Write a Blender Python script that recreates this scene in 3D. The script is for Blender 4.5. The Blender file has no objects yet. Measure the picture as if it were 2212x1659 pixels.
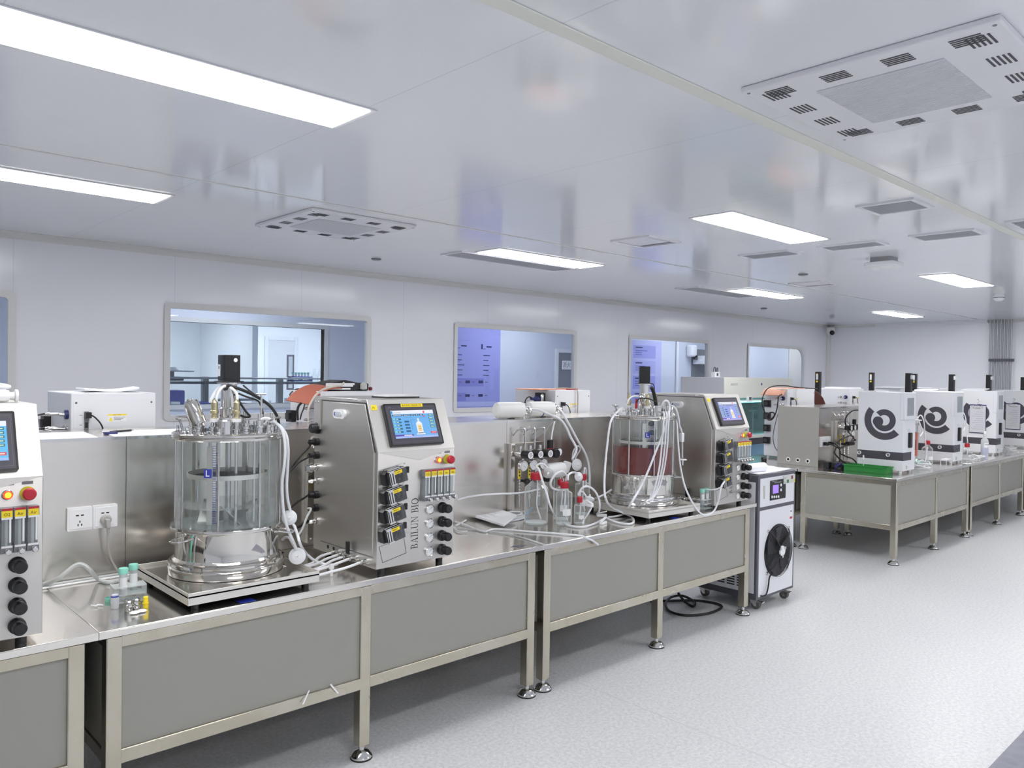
import bpy, bmesh, math, random
from math import pi, sin, cos, radians, hypot
from mathutils import Vector, Matrix
random.seed(7)
SC = bpy.context.scene
COL = SC.collection

# ------------------------------------------------------------------ camera
F_PX, YAW, PIT, ROL = 1694.655, 0.818893, -0.0137498, 0.0150112
CX, CY = 1106.0, 829.5
fw = Vector((cos(YAW)*cos(PIT), sin(YAW)*cos(PIT), sin(PIT)))
rt0 = Vector((sin(YAW), -cos(YAW), 0)); up0 = rt0.cross(fw)
rt = rt0*cos(ROL)+up0*sin(ROL); up = up0*cos(ROL)-rt0*sin(ROL)
EYE = Vector((0, 0, 1.6))
cd = bpy.data.cameras.new('camera'); cam = bpy.data.objects.new('camera', cd); COL.objects.link(cam)
cam.matrix_world = Matrix(((rt.x, up.x, -fw.x, EYE.x), (rt.y, up.y, -fw.y, EYE.y), (rt.z, up.z, -fw.z, EYE.z), (0, 0, 0, 1)))
cd.sensor_width = 36.0; cd.lens = F_PX/2212*36.0; cd.clip_start = 0.05; cd.clip_end = 100
SC.camera = cam

def at(px, py, X=None, Y=None, Z=None):
    """the point of a real plane that a measured direction of sight meets"""
    d = fw + rt*((px-CX)/F_PX) - up*((py-CY)/F_PX)
    if X is not None: t = (X-EYE.x)/d.x
    elif Y is not None: t = (Y-EYE.y)/d.y
    else: t = (Z-EYE.z)/d.z
    return EYE + d*t

# ------------------------------------------------------------------ materials
def lin(c):
    f = lambda v: v/12.92 if v <= .04045 else ((v+.055)/1.055)**2.4
    return tuple(f(v/255) for v in c)+(1,)
MATS = {}
def M(name, rgb, rough=.5, metal=0, emit=None, es=1, spec=.5, noise=None, coat=0, bump=None, stretch=(1, 1, 1), rnoise=0):
    if name in MATS: return MATS[name]
    m = bpy.data.materials.new(name); m.use_nodes = True; nt = m.node_tree; b = nt.nodes['Principled BSDF']
    c = lin(rgb); b.inputs['Base Color'].default_value = c
    b.inputs['Roughness'].default_value = rough; b.inputs['Metallic'].default_value = metal
    b.inputs['Specular IOR Level'].default_value = spec
    if coat: b.inputs['Coat Weight'].default_value = coat; b.inputs['Coat Roughness'].default_value = .05
    if emit:
        b.inputs['Emission Color'].default_value = lin(emit); b.inputs['Emission Strength'].default_value = es
    if noise or bump or rnoise:
        tc = nt.nodes.new('ShaderNodeTexCoord'); mp = nt.nodes.new('ShaderNodeMapping')
        mp.inputs['Scale'].default_value = stretch
        nt.links.new(tc.outputs['Object'], mp.inputs['Vector'])
        def nz(scale, det=3):
            n = nt.nodes.new('ShaderNodeTexNoise'); n.inputs['Scale'].default_value = scale; n.inputs['Detail'].default_value = det
            nt.links.new(mp.outputs['Vector'], n.inputs['Vector']); return n
        if noise:
            sc, amt, c2 = noise
            n = nz(sc); r = nt.nodes.new('ShaderNodeValToRGB')
            r.color_ramp.elements[0].position = .5-amt; r.color_ramp.elements[1].position = .5+amt
            r.color_ramp.elements[0].color = lin(c2); r.color_ramp.elements[1].color = c
            nt.links.new(n.outputs['Fac'], r.inputs['Fac']); nt.links.new(r.outputs['Color'], b.inputs['Base Color'])
        if rnoise:
            n = nz(rnoise[0], 4); mr = nt.nodes.new('ShaderNodeMapRange')
            mr.inputs['To Min'].default_value = rough-rnoise[1]; mr.inputs['To Max'].default_value = rough+rnoise[1]
            nt.links.new(n.outputs['Fac'], mr.inputs['Value']); nt.links.new(mr.outputs['Result'], b.inputs['Roughness'])
        if bump:
            n = nz(bump[0], 2); bp = nt.nodes.new('ShaderNodeBump'); bp.inputs['Strength'].default_value = bump[1]; bp.inputs['Distance'].default_value = .002
            nt.links.new(n.outputs['Fac'], bp.inputs['Height']); nt.links.new(bp.outputs['Normal'], b.inputs['Normal'])
    MATS[name] = m; return m
def glassmat(name, tint=(250, 252, 252), ior=1.45, rough=.02, haze=0, hz=(235, 238, 240), edge=0, ep=3):
    m = bpy.data.materials.new(name); m.use_nodes = True; nt = m.node_tree; nt.nodes.clear()
    o = nt.nodes.new('ShaderNodeOutputMaterial'); mx = nt.nodes.new('ShaderNodeMixShader')
    t = nt.nodes.new('ShaderNodeBsdfTransparent'); g = nt.nodes.new('ShaderNodeBsdfGlossy'); lw = nt.nodes.new('ShaderNodeLayerWeight')
    t.inputs['Color'].default_value = lin(tint); g.inputs['Roughness'].default_value = rough; lw.inputs['Blend'].default_value = .5
    f0 = ((ior-1)/(ior+1))**2
    pw = nt.nodes.new('ShaderNodeMath'); pw.operation = 'POWER'; pw.inputs[1].default_value = 5; nt.links.new(lw.outputs['Facing'], pw.inputs[0])
    ml = nt.nodes.new('ShaderNodeMath'); ml.operation = 'MULTIPLY_ADD'; ml.inputs[1].default_value = 1-f0; ml.inputs[2].default_value = f0; nt.links.new(pw.outputs[0], ml.inputs[0])
    nt.links.new(ml.outputs[0], mx.inputs[0]); nt.links.new(t.outputs[0], mx.inputs[1]); nt.links.new(g.outputs[0], mx.inputs[2])
    out = mx
    if edge:  # bright glass rims painted as white diffuse at grazing angles
        d = nt.nodes.new('ShaderNodeBsdfDiffuse'); d.inputs['Color'].default_value = lin(hz); m2 = nt.nodes.new('ShaderNodeMixShader')
        p2 = nt.nodes.new('ShaderNodeMath'); p2.operation = 'POWER'; p2.inputs[1].default_value = ep; nt.links.new(lw.outputs['Facing'], p2.inputs[0])
        q2 = nt.nodes.new('ShaderNodeMath'); q2.operation = 'MULTIPLY_ADD'; q2.inputs[1].default_value = edge; q2.inputs[2].default_value = haze; nt.links.new(p2.outputs[0], q2.inputs[0])
        nt.links.new(q2.outputs[0], m2.inputs[0]); nt.links.new(out.outputs[0], m2.inputs[1]); nt.links.new(d.outputs[0], m2.inputs[2]); out = m2
    elif haze:
        d = nt.nodes.new('ShaderNodeBsdfDiffuse'); d.inputs['Color'].default_value = lin(hz); m2 = nt.nodes.new('ShaderNodeMixShader')
        m2.inputs[0].default_value = haze; nt.links.new(mx.outputs[0], m2.inputs[1]); nt.links.new(d.outputs[0], m2.inputs[2]); out = m2
    nt.links.new(out.outputs[0], o.inputs[0]); MATS[name] = m; return m

STEEL = M('sheet_steel', (236, 234, 230), .15, .97, rnoise=(3, .05), stretch=(1, 1, 1), noise=(1.6, .35, (226, 222, 216)))  # large colour patches imitate blotchy reflections
BOXST = M('riser_steel', (226, 223, 218), .24, .97, rnoise=(2.2, .08), stretch=(1, 1, .5), noise=(2, .3, (214, 209, 203)))  # tone patches paint uneven reflections into the riser sheets
SATIN = M('satin_steel', (206, 203, 199), .36, .92, bump=(60, .05), stretch=(1, 1, 12))
SATINL = M('satin_steel_light', (226, 223, 218), .42, .8, bump=(60, .05), stretch=(1, 1, 12))
TUBE = M('tube_steel', (205, 201, 188), .26, 1, noise=(5, .25, (190, 183, 166)), rnoise=(4, .1))  # warm yellowish patches stand in for the ceiling's reflection
MIRR = M('mirror_steel', (218, 216, 212), .06, 1)
CHROME = M('chrome', (215, 215, 215), .12, 1)
BRASS = M('pale_brass', (205, 195, 160), .28, 1)
GREYP = M('grey_panel', (154, 153, 146), .6)
WHITE = M('white_enamel', (226, 228, 233), .35)
WHITE2 = M('white_plastic', (236, 237, 239), .4)
HOSE = M('silicone_hose', (226, 228, 232), .35, spec=.6)
HOSEG = M('grey_hose', (196, 200, 200), .3)
PAPER = M('paper', (240, 241, 245), .8)
INK = M('pale_ink', (150, 152, 165), .8)
BLACK = M('black_plastic', (24, 24, 27), .38)
RUBBER = M('black_rubber', (30, 29, 29), .55)
DGREY = M('dark_grey', (72, 70, 80), .5)
MGREY = M('mid_grey', (128, 129, 134), .5)
SLATE = M('slate_frame', (88, 88, 97), .45)
RED = M('red_plastic', (190, 36, 52), .4)
REDB = M('red_bright', (188, 34, 54), .35)
YEL = M('yellow_label', (250, 222, 40), .5)
YELR = M('yellow_ring', (214, 206, 60), .45)
BLUE = M('blue_plastic', (40, 62, 175), .4)
BLUEP = M('blue_print', (52, 66, 170), .6)
NAVY = M('navy_plastic', (36, 40, 100), .4)
MINT = M('mint_cap', (140, 214, 195), .45)
ORANGE = M('orange_silicone', (184, 104, 82), .6)
ORANGEL = M('pale_orange_silicone', (238, 170, 140), .6)
MAROON = M('maroon_silicone', (120, 68, 62), .6)
LIQ = M('red_broth', (116, 24, 20), .22, spec=.3)
GREENG = glassmat('green_clear_plastic', (150, 222, 165), 1.5, .06, .4, (84, 176, 100))
GLASS = glassmat('clear_glass', (252, 254, 254), 1.5, .02, .012, (242, 245, 246), .35, 4)
BGLASS = glassmat('bottle_glass', (252, 254, 254), 1.6, .03, .05, (244, 247, 247), .75, 2.6)
WGLASS = glassmat('window_glass', (243, 246, 248), 1.35)
ACRYL = glassmat('clear_acrylic', (236, 240, 240), 1.5, .03, .16, (240, 244, 245), .5, 3)
FROST = glassmat('frosted_plastic', (235, 238, 240), 1.45, .15, .5, (242, 244, 246), .3, 2)
DARKCOV = glassmat('smoked_cover', (150, 152, 158), 1.5, .03, .06)
TEALG = glassmat('teal_sash_glass', (196, 214, 212), 1.4, .03, .05)
LAMP = M('lamp_diffuser', (255, 255, 255), .5, emit=(254, 253, 252), es=21)
LAMPB = M('added_corridor_lamp', (255, 255, 255), .5, emit=(245, 248, 255), es=16)
LAMPC = M('added_laboratory_lamp', (255, 255, 255), .5, emit=(250, 252, 255), es=44)
GLOW = M('red_glow', (255, 60, 30), .4, emit=(255, 70, 30), es=1.6)
GLOWY = M('yellow_glow', (255, 210, 60), .4, emit=(255, 205, 40), es=1.6)
UV = M('cyan_tube', (200, 250, 255), .4, emit=(140, 235, 250), es=12)
def EM(r, g, b, s=1): return M('screen_%d_%d_%d' % (r, g, b), (8, 8, 8), .3, emit=(r, g, b), es=s)

# ------------------------------------------------------------------ mesh builder
class MB:
    def __init__(s): s.v = []; s.f = []; s.m = []; s.mats = []
    def mi(s, m):
        if m not in s.mats: s.mats.append(m)
        return s.mats.index(m)
    def add(s, vs, fs, m, T=None):
        o = len(s.v); k = s.mi(m)
        s.v += [tuple(T @ Vector(v)) if T else tuple(v) for v in vs]
        s.f += [tuple(i+o for i in f) for f in fs]; s.m += [k]*len(fs); return s
    def box(s, x0, x1, y0, y1, z0, z1, m, T=None):
        vs = [(x, y, z) for z in (z0, z1) for y in (y0, y1) for x in (x0, x1)]
        return s.add(vs, [(0, 2, 3, 1), (4, 5, 7, 6), (0, 1, 5, 4), (2, 6, 7, 3), (0, 4, 6, 2), (1, 3, 7, 5)], m, T)
    def rbox(s, x0, x1, y0, y1, z0, z1, r, m, T=None, n=4):
        """box whose vertical edges are rounded"""
        pts = []
        for cx, cy, a0 in ((x1-r, y1-r, 0), (x0+r, y1-r, 90), (x0+r, y0+r, 180), (x1-r, y0+r, 270)):
            for k in range(n+1):
                a = radians(a0+90*k/n); pts.append((cx+r*cos(a), cy+r*sin(a)))
        return s.prism(pts, z0, z1, m, T)
    def prism(s, poly, z0, z1, m, T=None):
        n = len(poly)
        vs = [(p[0], p[1], z0) for p in poly]+[(p[0], p[1], z1) for p in poly]
        fs = [tuple(range(n-1, -1, -1)), tuple(range(n, 2*n))]+[(i, (i+1) % n, n+(i+1) % n, n+i) for i in range(n)]
        return s.add(vs, fs, m, T)
    def lathe(s, prof, m, c=(0, 0, 0), n=24, T=None, a0=0, a1=2*pi):
        full = abs(a1-a0-2*pi) < 1e-6; k = n if full else n+1; vs = []; fs = []
        for r, z in prof:
            for i in range(k):
                a = a0+(a1-a0)*i/n; vs.append((c[0]+r*cos(a), c[1]+r*sin(a), c[2]+z))
        for j in range(len(prof)-1):
            for i in range(n):
                a, b = i, (i+1) % k
                fs.append((j*k+a, j*k+b, (j+1)*k+b, (j+1)*k+a))
        if full:
            flat = len(prof) == 2 and abs(prof[0][1]-prof[1][1]) < 1e-9
            if prof[0][0] > 1e-6 and not flat: fs.append(tuple(range(k-1, -1, -1)))
            if prof[-1][0] > 1e-6 and not flat: fs.append(tuple(range((len(prof)-1)*k, len(prof)*k)))
        return s.add(vs, fs, m, T)
    def cyl(s, p0, p1, r, m, r1=None, n=14, T=None):
        p0 = Vector(p0); p1 = Vector(p1); d = p1-p0; L = d.length
        R = d.to_track_quat('Z', 'Y').to_matrix().to_4x4(); R.translation = p0
        return s.lathe([(r, 0), (r if r1 is None else r1, L)], m, n=n, T=(T @ R if T else R))
    def ldir(s, p0, d, prof, m, n=18, T=None):
        R = Vector(d).to_track_quat('Z', 'Y').to_matrix().to_4x4(); R.translation = Vector(p0)
        return s.lathe(prof, m, n=n, T=(T @ R if T else R))
    def tube(s, pts, r, m, n=8, closed=False, smooth=6, T=None):
        P = [Vector(p) for p in pts]
        if smooth:
            Q = []; N = len(P)
            for i in range(N if closed else N-1):
                g = (lambda k: P[k % N]) if closed else (lambda k: P[max(0, min(N-1, k))])
                a, b, c, d = g(i-1), g(i), g(i+1), g(i+2)
                for k in range(smooth):
                    t = k/smooth
                    Q.append(.5*((2*b)+(c-a)*t+(2*a-5*b+4*c-d)*t*t+(3*b-a-3*c+d)*t**3))
            if not closed: Q.append(P[-1])
            P = Q
        N = len(P); vs = []; prev = None
        for i, p in enumerate(P):
            t = (P[(i+1) % N]-P[i-1]) if closed else (P[min(N-1, i+1)]-P[max(0, i-1)])
            if t.length < 1e-9: t = Vector((0, 0, 1))
            t.normalize()
            if prev is None:
                u = t.orthogonal().normalized()
            else:
                u = prev-t*prev.dot(t)
                u = u.normalized() if u.length > 1e-6 else t.orthogonal().normalized()
            prev = u; w = t.cross(u)
            for k in range(n):
                a = 2*pi*k/n; vs.append(p+u*(r*cos(a))+w*(r*sin(a)))
        fs = []
        for i in range(N if closed else N-1):
            j = (i+1) % N
            for k in range(n): fs.append((i*n+k, i*n+(k+1) % n, j*n+(k+1) % n, j*n+k))
        if not closed: fs += [tuple(range(n-1, -1, -1)), tuple(range((N-1)*n, N*n))]
        return s.add(vs, fs, m, T)
    def poly(s, pts, m, T=None): return s.add(pts, [tuple(range(len(pts)))], m, T)
    def ring(s, c, r0, r1, a0, a1, m, T=None, n=32, z=0):
        vs = []; fs = []
        for i in range(n+1):
            a = a0+(a1-a0)*i/n
            vs += [(c[0]+r0*cos(a), c[1]+r0*sin(a), z), (c[0]+r1*cos(a), c[1]+r1*sin(a), z)]
        for i in range(n): fs.append((2*i, 2*i+1, 2*i+3, 2*i+2))
        return s.add(vs, fs, m, T)
    def text(s, t, h, m, T, align='LEFT'):
        cu = bpy.data.curves.new('t', 'FONT'); cu.body = t; cu.size = h; cu.align_x = align; cu.resolution_u = 2
        o = bpy.data.objects.new('t', cu); COL.objects.link(o)
        bpy.context.view_layer.update()
        me = bpy.data.meshes.new_from_object(o.evaluated_get(bpy.context.evaluated_depsgraph_get()))
        s.add([tuple(v.co) for v in me.vertices], [tuple(p.vertices) for p in me.polygons], m, T)
        bpy.data.objects.remove(o); bpy.data.curves.remove(cu); bpy.data.meshes.remove(me); return s
    def build(s, name, parent=None, loc=None, bevel=0, seg=2, rotz=0, ang=38):
        me = bpy.data.meshes.new(name); me.from_pydata(s.v, [], s.f); me.update()
        for m in s.mats: me.materials.append(m)
        me.polygons.foreach_set('material_index', s.m)
        bm = bmesh.new(); bm.from_mesh(me); bmesh.ops.recalc_face_normals(bm, faces=bm.faces) if s.closed() else None; bm.to_mesh(me); bm.free()
        me.polygons.foreach_set('use_smooth', [True]*len(me.polygons)); me.set_sharp_from_angle(angle=radians(ang))
        o = bpy.data.objects.new(name, me); COL.objects.link(o)
        if parent: o.parent = parent
        if loc is not None: o.location = loc
        if rotz: o.rotation_euler.z = rotz
        if bevel:
            b = o.modifiers.new('bevel', 'BEVEL'); b.width = bevel; b.segments = seg; b.limit_method = 'ANGLE'; b.angle_limit = radians(50)
        return o
    def closed(s): return True

def frame(o, u, v, w=None):
    """matrix from local (u,v,w) axes to the world, origin o"""
    u = Vector(u).normalized(); v = Vector(v).normalized(); w = u.cross(v) if w is None else Vector(w)
    m = Matrix((u, v, w)).transposed().to_4x4(); m.translation = Vector(o); return m
def tag(o, label, cat, group=None, kind=None):
    o['label'] = label; o['category'] = cat
    if group: o['group'] = group
    if kind: o['kind'] = kind
    return o
def thing(name, label, cat, loc=(0, 0, 0), rz=0, group=None):
    o = bpy.data.objects.new(name, None); COL.objects.link(o); o.empty_display_size = .05
    o.location = loc; o.rotation_euler.z = rz
    return tag(o, label, cat, group)
def struct(o, label=None):
    o['kind'] = 'structure'
    if label: o['label'] = label
    return o
def dup(root, loc, rz, label, group=None):
    r = root.copy(); COL.objects.link(r); r.location = loc; r.rotation_euler.z = rz; r['label'] = label
    if group: r['group'] = group
    for ch in list(root.children):
        c = ch.copy(); COL.objects.link(c); c.parent = r
        for g in list(ch.children):
            d = g.copy(); COL.objects.link(d); d.parent = c
    return r
def single(name, mb, label, cat, group=None, loc=None, bevel=0, **k):
    """a thing that is one mesh given in world coordinates, its origin moved to its foot"""
    vs = [Vector(v) for v in mb.v]
    if loc is None:
        lo = Vector((sum(v.x for v in vs)/len(vs), sum(v.y for v in vs)/len(vs), min(v.z for v in vs)))
        mb.v = [tuple(v-lo) for v in vs]; loc = lo
    return tag(mb.build(name, loc=loc, bevel=bevel, **k), label, cat, group)
# ================================================================== the room
ZC = 2.6; YW = 6.85; XE = 14.65; XL = -2.4; YF = -2.2
def panelmat(name, rgb, rough, spec, axis, step, off, seam):
    """glossy painted sandwich panels: plain colour with thin joints every step along one axis"""
    m = M(name, rgb, rough, spec=spec); nt = m.node_tree; b = nt.nodes['Principled BSDF']
    tc = nt.nodes.new('ShaderNodeNewGeometry'); sp = nt.nodes.new('ShaderNodeSeparateXYZ'); nt.links.new(tc.outputs['Position'], sp.inputs[0])
    a = nt.nodes.new('ShaderNodeMath'); a.operation = 'ADD'; a.inputs[1].default_value = 100*step-off
    nt.links.new(sp.outputs[axis], a.inputs[0])
    f = nt.nodes.new('ShaderNodeMath'); f.operation = 'MODULO'; f.inputs[1].default_value = step; nt.links.new(a.outputs[0], f.inputs[0])
    c = nt.nodes.new('ShaderNodeMath'); c.operation = 'LESS_THAN'; c.inputs[1].default_value = .005; nt.links.new(f.outputs[0], c.inputs[0])
    mx = nt.nodes.new('ShaderNodeMix'); mx.data_type = 'RGBA'
    mx.inputs['A'].default_value = lin(rgb); mx.inputs['B'].default_value = lin(seam)
    nt.links.new(c.outputs[0], mx.inputs['Factor']); nt.links.new(mx.outputs['Result'], b.inputs['Base Color'])
    return m
CEIL = panelmat('ceiling_panels', (234, 236, 241), .09, .55, 0, 1.18, .45, (216, 219, 226))
WALL = panelmat('wall_panels', (232, 233, 239), .16, .5, 0, 1.18, .1, (216, 219, 227))
WALLE = M('end_wall_paint', (236, 238, 243), .3)
TRIM = M('aluminium_trim', (214, 214, 214), .35)
TRIMW = M('ivory_strip', (226, 228, 220), .45)
CORR = M('corridor_paint', (212, 217, 230), .35)
CORRW = M('corridor_white', (236, 239, 243), .4)

# floor: pale vinyl with fine chips
FL = M('vinyl_floor', (221, 222, 223), .34, spec=.45); nt = FL.node_tree; b = nt.nodes['Principled BSDF']
tc = nt.nodes.new('ShaderNodeTexCoord')
n1 = nt.nodes.new('ShaderNodeTexVoronoi'); n1.inputs['Scale'].default_value = 95
n2 = nt.nodes.new('ShaderNodeTexNoise'); n2.inputs['Scale'].default_value = 60; n2.inputs['Detail'].default_value = 2
for q in (n1, n2): nt.links.new(tc.outputs['Object'], q.inputs['Vector'])
r1 = nt.nodes.new('ShaderNodeValToRGB'); r1.color_ramp.elements[0].position = .13; r1.color_ramp.elements[1].position = .26
r1.color_ramp.elements[0].color = lin((196, 198, 203)); r1.color_ramp.elements[1].color = lin((221,222,223))
nt.links.new(n1.outputs['Distance'], r1.inputs['Fac'])
r2 = nt.nodes.new('ShaderNodeValToRGB'); r2.color_ramp.elements[0].position = .35; r2.color_ramp.elements[1].position = .65
r2.color_ramp.elements[0].color = lin((236, 236, 238)); r2.color_ramp.elements[1].color = (1, 1, 1, 1)
nt.links.new(n2.outputs['Fac'], r2.inputs['Fac'])
mx = nt.nodes.new('ShaderNodeMix'); mx.data_type = 'RGBA'; mx.blend_type = 'MULTIPLY'; mx.inputs['Factor'].default_value = 1
nt.links.new(r1.outputs['Color'], mx.inputs['A']); nt.links.new(r2.outputs['Color'], mx.inputs['B']); nt.links.new(mx.outputs['Result'], b.inputs['Base Color'])

struct(MB().box(XL, XE, YF, YW, -.1, 0, FL).build('floor'))
struct(MB().box(XL, XE, YF, YW, ZC, ZC+.1, CEIL).build('ceiling'))
struct(MB().box(XL-.1, XL, YF, YW, 0, ZC, WALLE).build('wall_left'))
struct(MB().box(XL, XE, YF-.1, YF, 0, ZC, WALLE).build('wall_front'))
struct(MB().box(XE, XE+.1, YF, YW, 0, ZC, WALLE).build('wall_right'))
# back wall with its window openings
WZ0, WZ1 = 1.195, 2.113
WINS = [(-.72, 1.252), (2.42, 4.374), (5.548, 7.487), (8.647, 10.553), (11.775, 13.70)]
w = MB()
w.box(XL, XE, YW, YW+.04, 0, WZ0, WALL).box(XL, XE, YW, YW+.04, WZ1, ZC, WALL)
e = XL
for a, c in WINS: w.box(e, a, YW, YW+.04, WZ0, WZ1, WALL); e = c
w.box(e, XE, YW, YW+.04, WZ0, WZ1, WALL)
struct(w.build('wall_back'))
for k, (a, c) in enumerate(WINS):
    root = bpy.data.objects.new('window_%d' % (k+1), None); COL.objects.link(root); root.location = (a, YW, WZ0); struct(root)
    L, H = c-a, WZ1-WZ0; f = MB(); fwid = .045
    rr = .2 if k == 4 else .03
    def loop(x0, x1, z0, z1, r, r2):
        P = []
        for cx, cz, a0, q in ((x1-r2, z1-r2, 0, r2), (x0+r, z1-r, 90, r), (x0+r, z0+r, 180, r), (x1-r, z0+r, 270, r)):
            for i in range(7):
                t = radians(a0+15*i); P.append((cx+q*cos(t), cz+q*sin(t)))
        return P
    o_ = loop(-fwid, L+fwid, -fwid, H+fwid, .04, .04); i_ = loop(.004, L-.004, .004, H-.004, .012, rr)
    n = len(o_); vs = []
    for P, y in ((o_, -.014), (i_, -.014), (i_, .039), (o_, .0)): vs += [(p[0], y, p[1]) for p in P]
    fs = []
    for lv in range(3):
        for i in range(n): fs.append((lv*n+i, lv*n+(i+1) % n, (lv+1)*n+(i+1) % n, (lv+1)*n+i))
    f.add(vs, fs, TRIM); f.build('window_frame', root)
    MB().box(.006, L-.006, .012, .018, .006, H-.006, WGLASS).build('pane', root)
# cornice cove between wall and ceiling, corner strips, joint strips on the ceiling
def strip(name, prof, p0, p1, m):
    d = Vector(p1)-Vector(p0); T = frame(p0, d.normalized(), (0, 0, 1))  # u along, v up, w across
    mb = MB(); n = len(prof); L = d.length
    mb.add([(0, z, w_) for w_, z in prof]+[(L, z, w_) for w_, z in prof], [(i, (i+1) % n, n+(i+1) % n, n+i) for i in range(n)], m, T)
    return struct(mb.build(name))
cov = [(0, 0)]+[(-.05+.05*sin(radians(t)), -.05+.05*cos(radians(t))) if False else (-.05*(1-sin(radians(t))), -.05*(1-cos(radians(t)))) for t in range(0, 91, 15)]
cov = [(0, 0), (0, -.052), (-.004, -.052)]+[(-.052+.048*cos(radians(t)), -.052+.048*sin(radians(t))) for t in range(0, 91, 15)]+[(-.052, 0)]
def cove(name, axis, p0, p1, sgn):
    mb = MB(); n = len(cov); vs = []
    for P in (p0, p1):
        for a, z in cov:
            vs.append((P[0], P[1]+a*sgn, ZC+z) if axis == 'x' else (P[0]+a*sgn, P[1], ZC+z))
    mb.add(vs, [(i, (i+1) % n, n+(i+1) % n, n+i) for i in range(n)], TRIM); return struct(mb.build(name))
cove('trim_1', 'x', (XL, YW), (XE, YW), 1); cove('trim_2', 'y', (XE, YF), (XE, YW), 1)
struct(MB().lathe([(.06, 0), (.06, 2.55)], TRIM, (XE, YW, 0), n=8, a0=pi, a1=1.5*pi).build('trim_3'))
struct(MB().box(XL, XE, 1.555, 1.615, ZC-.006, ZC, TRIMW).build('trim_4', bevel=.003))
struct(MB().box(XL, XE, 4.183, 4.201, ZC-.004, ZC, TRIM).build('trim_5'))
struct(MB().box(3.033, 3.037, YF, 3.6, -.0005, .0008, M('floor_weld', (206, 207, 212), .5)).build('trim_6'))
b_ = MB(); b_.box(XL, XE, YW-.012, YW, 0, .1, TRIM); struct(b_.build('baseboard_back'))
single('floor_mat', MB().box(3.2, 6.4, -.3, .987, 0, .006, M('grey_mat', (150, 150, 160), .7, noise=(18, .3, (128, 129, 142)))),
       'grey rubber mat on the pale floor at the bottom right corner', 'mat')

# ------------------------------------------------------------------ ceiling lamps
ROWS = [(2.722, ['over the near aisle, cut by the left edge', 'over the middle of the aisle beside the square grille', 'over the aisle end beside the smoke detector', None]),
        (4.815, ['near the back wall, lower one at the left edge', 'before a long grille, above the violet board', 'between the farther long grille and a square grille', 'near the camera dome, farthest of all lamps'])]
LX = [.38, 4.215, 8.035, 12.05]
lamp0 = None
def lamp(x, y, label, lm=LAMP, grp='long white ceiling lamps'):
    r = thing('ceiling_light', label, 'ceiling light', (x, y, ZC), 0, grp)
    MB().box(-.655, .655, -.155, .155, -.006, 0, WHITE).build('frame', r, bevel=.002)
    MB().box(-.63, .63, -.14, .14, -.009, -.005, lm).build('diffuser', r)
    return r
for y, labs in ROWS:
    for k, s in enumerate(labs):
        if s is None: continue
        loc = (LX[k]+.64, y, ZC); lab = 'long lit ceiling lamp '+s
        if lamp0 is None: lamp0 = lamp(loc[0], y, lab)
        else: dup(lamp0, loc, 0, lab)
for x, s in ((LX[0], 'first'), (LX[1], 'second'), (LX[2], 'third')):  # row out of view, continues the grid, added to brighten the room
    dup(lamp0, (x+.64, .62, ZC), 0, 'added unseen ceiling lamp beyond the ivory strip, %s from the left wall' % s)
for x, q in ((LX[0], 'first'), (LX[1], 'second'), (LX[2], 'third')):  # second unseen row, added to light the front wall mirrored in the steel
    dup(lamp0, (x+.64, -1.48, ZC), 0, 'added unseen ceiling lamp close to the front wall, %s from the left wall' % q)
dup(lamp0, (LX[3]+.64, 2.722, ZC), 0, 'added unseen ceiling lamp over the aisle by the end wall')  # out of view as well, added for the room's brightness

# ------------------------------------------------------------------ air units, grilles and small ceiling fittings
AIR = M('air_unit_white', (228, 229, 234), .3)
SLOT = M('slot_dark', (70, 70, 78), .6)
def airunit(x, y, label):
    r = thing('ceiling_air_unit', label, 'air conditioner', (x, y, ZC), 0, 'square ceiling air units')
    MB().box(-.395, .395, -.395, .395, -.022, 0, AIR).build('panel', r, bevel=.006)
    g = MB(); g.box(-.235, .235, -.2, .2, -.024, -.021, M('air_grille', (196, 198, 206), .45))
    for i in range(40):
        x0 = -.232+i*.0118; g.box(x0, x0+.0045, -.2, .2, -.027, -.0235, AIR)
    g.build('intake_grille', r)
    for s in range(4):
        R = Matrix.Rotation(pi/2*s, 4, 'Z')
        for j in range(4):
            m = MB(); cx = -.29+j*.193
            for i in range(5): m.box(cx-.042, cx+.042, .285+i*.0145, .2915+i*.0145, -.0235, -.021, SLOT, R)
            m.build('outlet', r)
    for i in (-1, 1):
        for j in (-1, 1): MB().lathe([(0, -.0235), (.006, -.0235), (.006, -.02)], MGREY, (i*.375, j*.375, 0), n=10).build('screw', r)
    return r
a0 = airunit(2.82, 1.065, 'large square slotted air unit on the ceiling, near the top right')
dup(a0, (2.78, 4.76, ZC), 0, 'square slotted air unit on the ceiling above the wide window')
GR1 = M('vent_slat', (190, 192, 198), .4); GRB = M('vent_dark', (120, 122, 130), .6)
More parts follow.
